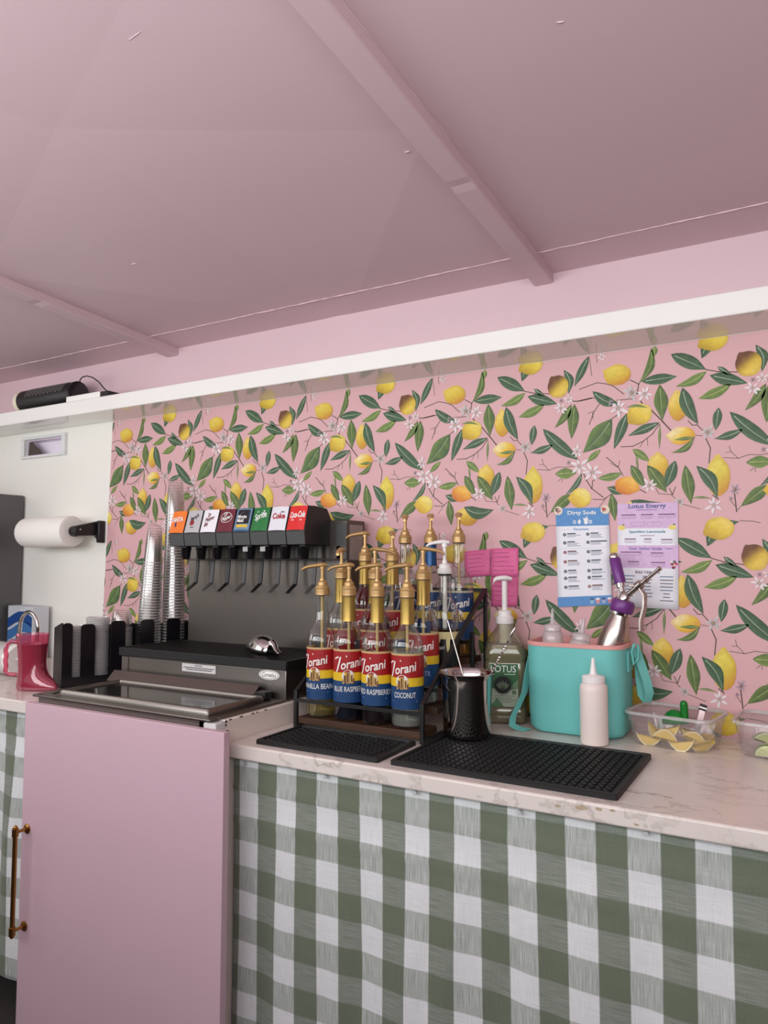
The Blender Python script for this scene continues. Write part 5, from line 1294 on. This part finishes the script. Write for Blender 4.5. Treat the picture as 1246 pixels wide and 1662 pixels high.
b = MB(); b.lathe([(0.0075, 0.008), (0.0075, 0.020), (0.0120, 0.0205), (0.0125, 0.030)], 20, M=Mx); b.build('charger_ring', M_CHROME, t); b = MB(); b.lathe([(0.0125, 0.0935), (0.0130, 0.095), (0.0130, 0.102), (0.0105, 0.106), (0.004, 0.107)], 20, M=Mx); b.build('charger_ring', M_CHROME, t)
b = MB(); b.lathe([(0.0128, 0.0305), (0.0135, 0.032), (0.0135, 0.092), (0.0128, 0.0933)], 24, M=Mx); b.build('charger_grip', M_PURP, t)
My = Matrix.Translation((0.004, 0, 0.314)) @ Matrix.Rotation(R(38), 4, 'Y')
b = MB(); b.lathe([(0.0065, 0.006), (0.0065, 0.034), (0.0110, 0.035), (0.0110, 0.050), (0.0060, 0.052), (0.0055, 0.062), (0.0075, 0.063), (0.0075, 0.068), (0.0048, 0.070), (0.0044, 0.104), (0.0058, 0.105), (0.0058, 0.110), (0.003, 0.111)], 18, M=My); b.build('nozzle', M_SPN, t)
b = MB()
b.loft([[(x - n.x * 0.003 * 1, y, z - n.y * 0.003) for y in (-0.007,)] + [(x - n.x * 0.003, 0.007, z - n.y * 0.003), (x + n.x * 0.003, 0.007, z + n.y * 0.003), (x + n.x * 0.003, -0.007, z + n.y * 0.003)] for (x, z), n in (((0.006, 0.340), Vector((0.2, 1))), ((0.028, 0.346), Vector((0.3, 1))), ((0.050, 0.330), Vector((0.9, 0.6))), ((0.058, 0.300), Vector((1, 0.1))), ((0.058, 0.270), Vector((1, 0))), ((0.066, 0.246), Vector((1, 0.3)))) for y in (0,)])
b.build('lever', M_SPN, t, bevel=0.001)

# ================================================================ fruit tubs
M_TUB = clear('tub_plastic', (0.95, 0.945, 0.94, 1), 0.10, (0.88, 0.86, 0.85, 1), 0.5, 0.08, 0.06)
def tub(label, loc, rz, hx, hy, h):
    t = thing('food_tub', label, 'tub', loc, (0, 0, rz), 'clear fruit tubs on the counter')
    R_ = lambda i, z, r: rrect(hx - i, hy - i, r, z, (0, 0), 6)
    b = MB(); b.loft([R_(0.022, 0.0, 0.02), R_(0.017, 0.002, 0.024), R_(0.013, 0.010, 0.026), R_(0.008, h * 0.68, 0.026), R_(0.005, h * 0.69, 0.028), R_(0.004, h * 0.93, 0.028)], cap1=False)
    b.build('tub_wall', M_TUB, t, smooth=40)
    b = MB(); b.loft([R_(0.0045, h * 0.90, 0.028), R_(-0.002, h * 0.905, 0.032), R_(-0.002, h * 0.965, 0.032), R_(0.0, h * 0.985, 0.031), R_(0.004, h * 0.985, 0.028), R_(0.0045, h * 0.93, 0.028)], closed=True)
    b.build('tub_rim', M_CUPRIM, t, smooth=40)
    return t
T1 = Vector((-0.272, 1.776, ZC + 0.0005)); T2 = Vector((-0.052, 1.790, ZC + 0.0005))
tub('clear plastic tub of lemon wedges right of the teal box', T1, R(-10), 0.095, 0.076, 0.075)
tub('clear plastic tub of lime pieces at the right edge', T2, R(-5), 0.098, 0.078, 0.075)
def wedge(kind, loc, rot, s, label, ang=R(62)):
    rind, pith, flesh = {'lemon': ((232, 200, 60), (244, 232, 190), (238, 204, 92)), 'lime': ((104, 132, 48), (226, 230, 190), (196, 206, 130))}[kind]
    t = thing(kind + '_wedge', label, kind + ' wedge', loc, rot, kind + ' wedges in the tub')
    n, m = 10, 6
    def pt(u, v, k=1.0):      # u along the length, v around
        r = s * 0.5 * math.sin(math.pi * u) ** 0.75 * k
        a = -ang / 2 + ang * v
        return (s * (u - 0.5) * (0.98 if k < 1 else 1.05), r * math.sin(a), -r * math.cos(a) + s * 0.2)
    b = MB(); vs = [pt(i / n, j / m) for i in range(n + 1) for j in range(m + 1)]
    b.add(vs, [(i * (m + 1) + j, (i + 1) * (m + 1) + j, (i + 1) * (m + 1) + j + 1, i * (m + 1) + j + 1) for i in range(n) for j in range(m)])
    b.build('rind', mat(kind + '_rind', rgb(*rind), 0.4, var=0.08, vscale=60, bump=0.15, bscale=500), t, smooth=60)
    for nm, v, off in (('cut_face', 0, 1), ('cut_face', 1, -1)):
        b = MB(); rim = [pt(i / n, v) for i in range(n + 1)]; inn = [pt(0.06 + 0.88 * i / n, v, 0.86) for i in range(n + 1)]
        b.add(rim + inn, [(i, i + 1, n + 2 + i, n + 1 + i) for i in range(n)], 1)
        b.add(inn, [tuple(range(n + 1))], 0)
        b.build(nm, [mat(kind + '_flesh', rgb(*flesh), 0.3, var=0.12, vscale=70, bump=0.3, bscale=220), mat(kind + '_pith', rgb(*pith), 0.5)], t, smooth=0)
def in_tub(T, rz, x, y, z): return T + Matrix.Rotation(rz, 3, 'Z') @ Vector((x, y, z))
lw = [(-0.050, -0.040, 0.012, 10, 12, 20, 'nearest left in the tub front'), (0.028, -0.046, 0.012, 8, -12, -8, 'at the front middle of the tub'), (-0.016, -0.030, 0.016, 120, 10, 14, 'behind the two front ones'), (-0.045, 0.0, 0.020, 30, 30, -35, 'on the left of the heap'), (-0.010, -0.006, 0.030, 20, -20, -20, 'on top in the middle'), (0.042, -0.012, 0.018, 100, 20, 10, 'toward the right of the heap'), (0.020, 0.020, 0.026, 40, 15, 50, 'at the back of the heap'), (0.062, -0.026, 0.012, 60, -10, 30, 'in the right front corner'), (-0.05, 0.035, 0.014, 20, 10, 80, 'in the left back corner'), (0.055, 0.035, 0.014, 70, 0, -60, 'in the right back corner')]
for k, (x, y, z, rx, ry, rz, w_) in enumerate(lw):
    wedge('lemon', in_tub(T1, R(-10), x, y, z), (R(rx), R(ry), R(rz)), 0.056 if k < 3 else 0.052, 'yellow lemon wedge ' + w_)
mw = [(-0.048, 0.010, 0.024, 150, 20, 30, 'standing at the left of the tub'), (0.0, 0.020, 0.022, 60, 10, -30, 'in the middle of the tub'), (0.030, -0.020, 0.016, 20, 0, 20, 'behind the lime half slice'), (0.050, 0.02, 0.018, 100, 20, 70, 'at the right of the tub'), (-0.03, -0.01, 0.014, 30, -15, 80, 'under the standing one'), (0.04, -0.045, 0.012, 10, 5, 5, 'at the right front')]
for k, (x, y, z, rx, ry, rz, w_) in enumerate(mw):
    wedge('lime', in_tub(T2, R(-5), x, y, z), (R(rx), R(ry), R(rz)), 0.054, 'green lime wedge ' + w_, R(80))
# lime half slice leaning on the front wall
t = thing('lime_slice', 'pale lime half slice leaning against the front of the lime tub', 'lime slice', in_tub(T2, R(-5), -0.028, -0.058, 0.0065), (R(14), 0, R(-6)))
b = MB(); pl = [(0.029 * math.cos(a), 0.026 * math.sin(a)) for a in [math.pi * i / 18 for i in range(19)]]
b.prism(pl, 'y', -0.004, 0.004); b.build('rind', mat('lime_rind', rgb(104, 132, 48)), t, smooth=0)
b = MB()
for a in range(5):
    a0, a1 = math.pi * a / 5 + 0.05, math.pi * (a + 1) / 5 - 0.05
    put_poly(b, [(0.003 * math.cos((a0 + a1) / 2), 0.0015 + 0.003 * math.sin((a0 + a1) / 2))] + [(0.0245 * math.cos(a0 + (a1 - a0) * i / 4), 0.0215 * math.sin(a0 + (a1 - a0) * i / 4)) for i in range(5)], lambda x, y: (x, -0.0049, y))
b.build('segment', mat('lime_flesh_pale', rgb(206, 214, 150), 0.3, var=0.1, vscale=90), t, smooth=0)
b = MB(); pl2 = [(0.0272 * math.cos(a), 0.0242 * math.sin(a)) for a in [math.pi * i / 18 for i in range(19)]]
put_poly(b, pl2, lambda x, y: (x, -0.0045, y)); b.build('pith', mat('lime_pith', rgb(232, 232, 200), 0.5), t, smooth=0)
# green plastic scoop in the lemon tub
M_GRN = mat('green_plastic', rgb(20, 120, 40), 0.3, var=0.06)
t = thing('green_scoop', 'green plastic scoop resting among the lemon wedges', 'scoop', in_tub(T1, R(-10), -0.004, 0.028, 0.040), (0, R(-8), R(-20)))
b = MB(); N = 10; rings = []
for k in range(N + 1):
    u = k / N; a = math.pi * u
    rings.append([(-0.028 + 0.062 * u - 0.01, 0.022 * math.sin(a) ** 0.5 * math.cos(math.pi * j / 10), 0.030 * math.sin(max(0.02, a)) ** 0.6 * math.sin(math.pi * j / 10)) for j in range(11)])
vs = [p for r in rings for p in r]
b.add(vs, [(i * 11 + j, i * 11 + j + 1, (i + 1) * 11 + j + 1, (i + 1) * 11 + j) for i in range(N) for j in range(10)])
o = b.build('bowl', M_GRN, t, smooth=60); sm = o.modifiers.new('wall', 'SOLIDIFY'); sm.thickness = 0.0015; sm.offset = 1
b = MB(); b.tube([(0.020, -0.004, 0.012), (0.022, -0.006, 0.030), (0.024, -0.008, 0.043)], [0.0075, 0.0085, 0.0085], 14); b.sphere((0.0243, -0.0083, 0.044), 0.0084, 14, 8); b.build('handle', M_GRN, t, smooth=60)
t = thing('serving_tongs', 'small steel tongs with a black tip standing in the lemon tub', 'tongs', in_tub(T1, R(-10), 0.042, 0.006, 0.030), (R(-20), R(16), R(10)))
for s in (-1, 1):
    b = MB(); b.box(-0.006, 0.006, 0.004 * s - 0.0007, 0.004 * s + 0.0007, 0, 0.050); b.build('arm', M_CHROME, t)
b = MB(); b.box(-0.0075, 0.0075, -0.0062, 0.0062, 0.0502, 0.064); b.build('tip', M_BLACKG, t, bevel=0.001)
b = MB(); b.box(-0.0078, 0.0078, -0.0065, 0.0065, 0.054, 0.0575); b.build('band', M_WHITEP, t)

# ================================================================ menus and notes on the wall
YP = YW - 0.0034
def sheet(name, label, cat, corners, mt, grp=None, nx=8, nz=10, curl=0.0, ph=0.0, grow=None):
    """paper sheet from its four corners (x, z): bl, br, tr, tl; returns object and a map (u, v in 0..1) -> point"""
    bl, br, tr, tl = [Vector(c) for c in corners]
    def at(u, v, l=0.0):
        p = (bl * (1 - u) + br * u) * (1 - v) + (tl * (1 - u) + tr * u) * v
        rip = curl * (0.5 + 0.5 * math.sin(u * 5 + v * 3 + ph)) + curl * 1.5 * (1 - v) ** 3
        return (p.x, YP - 0.0002 - rip - l, p.y)
    b = MB(); vs = [at(i / nx, k / nz) for k in range(nz + 1) for i in range(nx + 1)]
    b.add(vs, [(k * (nx + 1) + i, k * (nx + 1) + i + 1, (k + 1) * (nx + 1) + i + 1, (k + 1) * (nx + 1) + i) for k in range(nz) for i in range(nx)])
    o = b.build(name, mt, smooth=60, label=label, cat=cat, group=grp, fixn=False)
    sm = o.modifiers.new('paper_thickness', 'SOLIDIFY'); sm.thickness = 0.0002; sm.offset = -1
    return o, at
M_PAPER = mat('white_paper', rgb(236, 236, 242), 0.6, var=0.03, vscale=14)
M_PINKN = mat('hot_pink_note', rgb(222, 104, 154), 0.6, var=0.03)
# drinks menu with blue header
mo, at = sheet('menu_sheet', 'white printed menu sheet with blue header and footer taped to the wallpaper', 'menu', ((-0.570, 1.190), (-0.432, 1.200), (-0.437, 1.445), (-0.573, 1.447)), M_PAPER, None, curl=0.0012, ph=1)
BLUE = rgb(92, 150, 208); GR = rgb(70, 78, 92)
b = MB(); f1 = lambda u, v: at(u, v, 0.0004); f2 = lambda u, v: at(u, v, 0.0007); f3 = lambda u, v: at(u, v, 0.0010)
def band(v0, v1, c, fn, n=8, m=3, u0=0.0, u1=1.0):
    for i in range(n):
        for k in range(m):
            put_rect(b, u0 + (u1 - u0) * i / n, u0 + (u1 - u0) * (i + 1) / n, v0 + (v1 - v0) * k / m, v0 + (v1 - v0) * (k + 1) / m, fn, 0, c)
band(0.815, 1.0, BLUE, f1); band(0.0, 0.098, BLUE, f1)
put_text(b, 'Dirty Soda', 0.54, 0.052, f2, 0, 0, 0.022, (0.5, 0.945), 0.0, W1)
put_disc(b, 0.36, 0.855, 0.030, f2, 0, W1, 14, 0.018); put_disc(b, 0.36, 0.855, 0.016, f3, 0, BLUE, 12, 0.009); put_disc(b, 0.66, 0.855, 0.032, f2, 0, W1, 14, 0.019); put_disc(b, 0.66, 0.855, 0.016, f3, 0, BLUE, 12, 0.009)
put_poly(b, [(0.42, 0.872), (0.43, 0.835), (0.47, 0.835), (0.48, 0.872)], f2, 0, W1); put_poly(b, [(0.53, 0.888), (0.545, 0.832), (0.605, 0.832), (0.62, 0.888)], f2, 0, W1); put_line(b, [(0.575, 0.888), (0.60, 0.915)], 0.012, f2, 0, W1); put_line(b, [(0.45, 0.872), (0.46, 0.89)], 0.01, f2, 0, W1); put_rect(b, 0.52, 0.63, 0.886, 0.893, f3, 0, W1)
for (u, v, c) in ((0.05, 0.975, (90, 70, 66)), (0.94, 0.975, (206, 84, 84))):
    put_disc(b, u, v, 0.085, f2, 0, rgb(236, 220, 200), 18, 0.045)
    for k in range(6): put_disc(b, u + rnd.uniform(-0.045, 0.045), v + rnd.uniform(-0.022, 0.022), 0.022, f3, 0, rgb(*c) if k % 2 else rgb(180, 120, 110), 8, 0.010)
put_text(b, 'Favorites', 0.28, 0.026, f2, 0, 0, 0.01, (0.48, 0.782), 0, BLUE)
put_rect(b, 0.03, 0.32, 0.7815, 0.7835, f1, 0, rgb(206, 190, 206)); put_rect(b, 0.65, 0.97, 0.7815, 0.7835, f1, 0, rgb(206, 190, 206)); put_rect(b, 0.03, 0.97, 0.586, 0.588, f1, 0, rgb(200, 204, 214))
for k, v in enumerate((0.728, 0.645, 0.548, 0.452, 0.355, 0.285, 0.195)):
    for q, u in enumerate((0.16, 0.60)):
        c = rgb(150, 40, 52) if (q == 0 and k in (2, 3)) else (rgb(170, 110, 90) if (q == 1 and k == 6) else rgb(66, 78, 84))
        put_disc(b, u, v, 0.032, f2, 0, c, 14, 0.0165); put_line(b, [(u - 0.012, v), (u - 0.003, v - 0.006), (u + 0.013, v + 0.006)], 0.006, f3, 0, rgb(220, 224, 224))
        w_ = rnd.uniform(0.14, 0.22) if not (q and k == 1) else 0.30
        put_rect(b, u + 0.05, u + 0.05 + w_, v + 0.003, v + 0.015, f2, 0, rgb(110, 44, 60) if c[0] > 0.2 else GR)
        for z in range(2 + (k + q) % 2): put_rect(b, u + 0.05, u + 0.05 + rnd.uniform(0.14, 0.26), v - 0.010 - z * 0.013, v - 0.0045 - z * 0.013, f2, 0, rgb(150, 154, 168))
for k in range(4):
    u = 0.64 + k * 0.105; c = ((150, 190, 220), (226, 150, 150), (170, 180, 220), (206, 140, 160))[k]
    put_poly(b, [(u - 0.042, 0.062), (u - 0.026, 0.018), (u + 0.026, 0.018), (u + 0.042, 0.062)], f2, 0, rgb(*c)); put_disc(b, u, 0.066, 0.040, f3, 0, rgb(236, 232, 236) if k % 2 else rgb(70, 100, 140), 12, 0.012)
b.build('menu_print', mat_print('menu_ink', 0.6), mo, smooth=0, fixn=False)
# second menu, lilac and white bands
mo, at = sheet('menu_sheet', 'lilac and white banded menu sheet behind the cream siphon', 'menu', ((-0.418, 1.196), (-0.2765, 1.193), (-0.272, 1.4515), (-0.415, 1.453)), M_PAPER, None, curl=0.0008, ph=2)
b = MB(); LIL = rgb(224, 190, 226)
band(0.758, 1.0, LIL, f1); band(0.378, 0.594, LIL, f1)
NAVY = rgb(66, 86, 150); DK = rgb(84, 70, 90)
put_text(b, 'Lotus Energy', 0.62, 0.055, f2, 0, 0, 0.02, (0.5, 0.965), 0, NAVY); put_rect(b, 0.33, 0.66, 0.930, 0.937, f2, 0, rgb(150, 120, 170))
put_text(b, 'Sparkling Lemonade', 0.60, 0.032, f2, 0, 0, 0.02, (0.5, 0.722), 0, rgb(66, 140, 160)); put_rect(b, 0.38, 0.62, 0.684, 0.690, f2, 0, rgb(150, 150, 160))
put_text(b, "Gals' Italian Sodas", 0.55, 0.028, f2, 0, 0, 0.015, (0.47, 0.565), 0, rgb(104, 92, 170)); put_rect(b, 0.80, 0.92, 0.560, 0.568, f2, 0, rgb(150, 120, 170))
put_text(b, 'BUILD YOUR OWN', 0.40, 0.026, f2, 0, 0, 0.02, (0.50, 0.338), 0, rgb(92, 40, 80))
for (u0, u1, v) in ((0.07, 0.31, 0.888), (0.40, 0.60, 0.888), (0.68, 0.96, 0.888), (0.12, 0.31, 0.655), (0.45, 0.57, 0.655), (0.73, 0.91, 0.650), (0.05, 0.40, 0.528), (0.56, 0.76, 0.522), (0.17, 0.36, 0.437), (0.56, 0.79, 0.432)):
    put_rect(b, u0, u1, v - 0.005, v + 0.005, f2, 0, rgb(120, 80, 116))
    for k in range(2): put_rect(b, u0 - 0.015 + 0.02 * k, u1 + 0.015 - 0.02 * k, v - 0.022 - 0.014 * k, v - 0.0175 - 0.014 * k, f2, 0, rgb(176, 150, 182))
for u0 in (0.23, 0.50):
    for (x0, x1, y0, y1) in ((u0, u0 + 0.24, 0.812, 0.815), (u0, u0 + 0.24, 0.780, 0.783), (u0, u0 + 0.006, 0.780, 0.815), (u0 + 0.234, u0 + 0.24, 0.780, 0.815)): put_rect(b, x0, x1, y0, y1, f2, 0, rgb(170, 140, 180))
for k, (u, n0) in enumerate(((0.18, 7), (0.49, 7), (0.81, 8))):
    for z in range(n0):
        v = 0.300 - z * 0.032; c = rgb(90, 130, 160) if z in (0, 4) else rgb(96, 92, 104)
        w_ = rnd.uniform(0.05, 0.11); put_rect(b, u - w_, u + w_, v - 0.004, v + 0.004, f2, 0, c)
for u in (0.07, 0.91):
    put_disc(b, u, 0.765, 0.065, f2, 0, rgb(240, 220, 120), 14, 0.024); put_poly(b, [(u, 0.79), (u + 0.04, 0.80), (u + 0.05, 0.785)], f3, 0, rgb(70, 96, 60))
for k in range(9): put_disc(b, 0.93 + rnd.uniform(-0.05, 0.05), 0.41 + rnd.uniform(-0.035, 0.04), 0.026, f3, 0, rgb(*((200, 40, 70), (240, 230, 230), (60, 50, 50))[k % 3]), 8, 0.013)
b.build('menu_print', mat_print('menu_ink', 0.6), mo, smooth=0, fixn=False)
# sticky notes
for k, (cs, lab, ph) in enumerate(((((-0.832, 1.264), (-0.757, 1.270), (-0.757, 1.342), (-0.832, 1.336)), 'pink handwritten sticky note nearest the syrup rack', 0), (((-0.7555, 1.268), (-0.676, 1.268), (-0.6755, 1.345), (-0.7555, 1.343)), 'pink handwritten sticky note at the upper right of the three', 2), (((-0.7555, 1.186), (-0.680, 1.188), (-0.678, 1.2665), (-0.7555, 1.2665)), 'pink handwritten sticky note hanging lowest, behind the white jug pump', 4))):
    o, at = sheet('sticky_note', lab, 'note', cs, M_PINKN, 'pink sticky notes on the wallpaper', nx=6, nz=6, curl=0.0022, ph=ph)
    b = MB()
    for r_ in range(5):
        v = 0.84 - r_ * 0.16; u1 = rnd.uniform(0.6, 0.9)
        pts = [(0.1 + (u1 - 0.1) * i / 26, v + rnd.uniform(-0.028, 0.028)) for i in range(27)]
        put_line(b, pts, 0.012, lambda u, v: at(u, v, 0.0005), 0, rgb(150, 62, 106))
    b.build('handwriting', mat_print('menu_ink', 0.6), o, smooth=0, fixn=False)
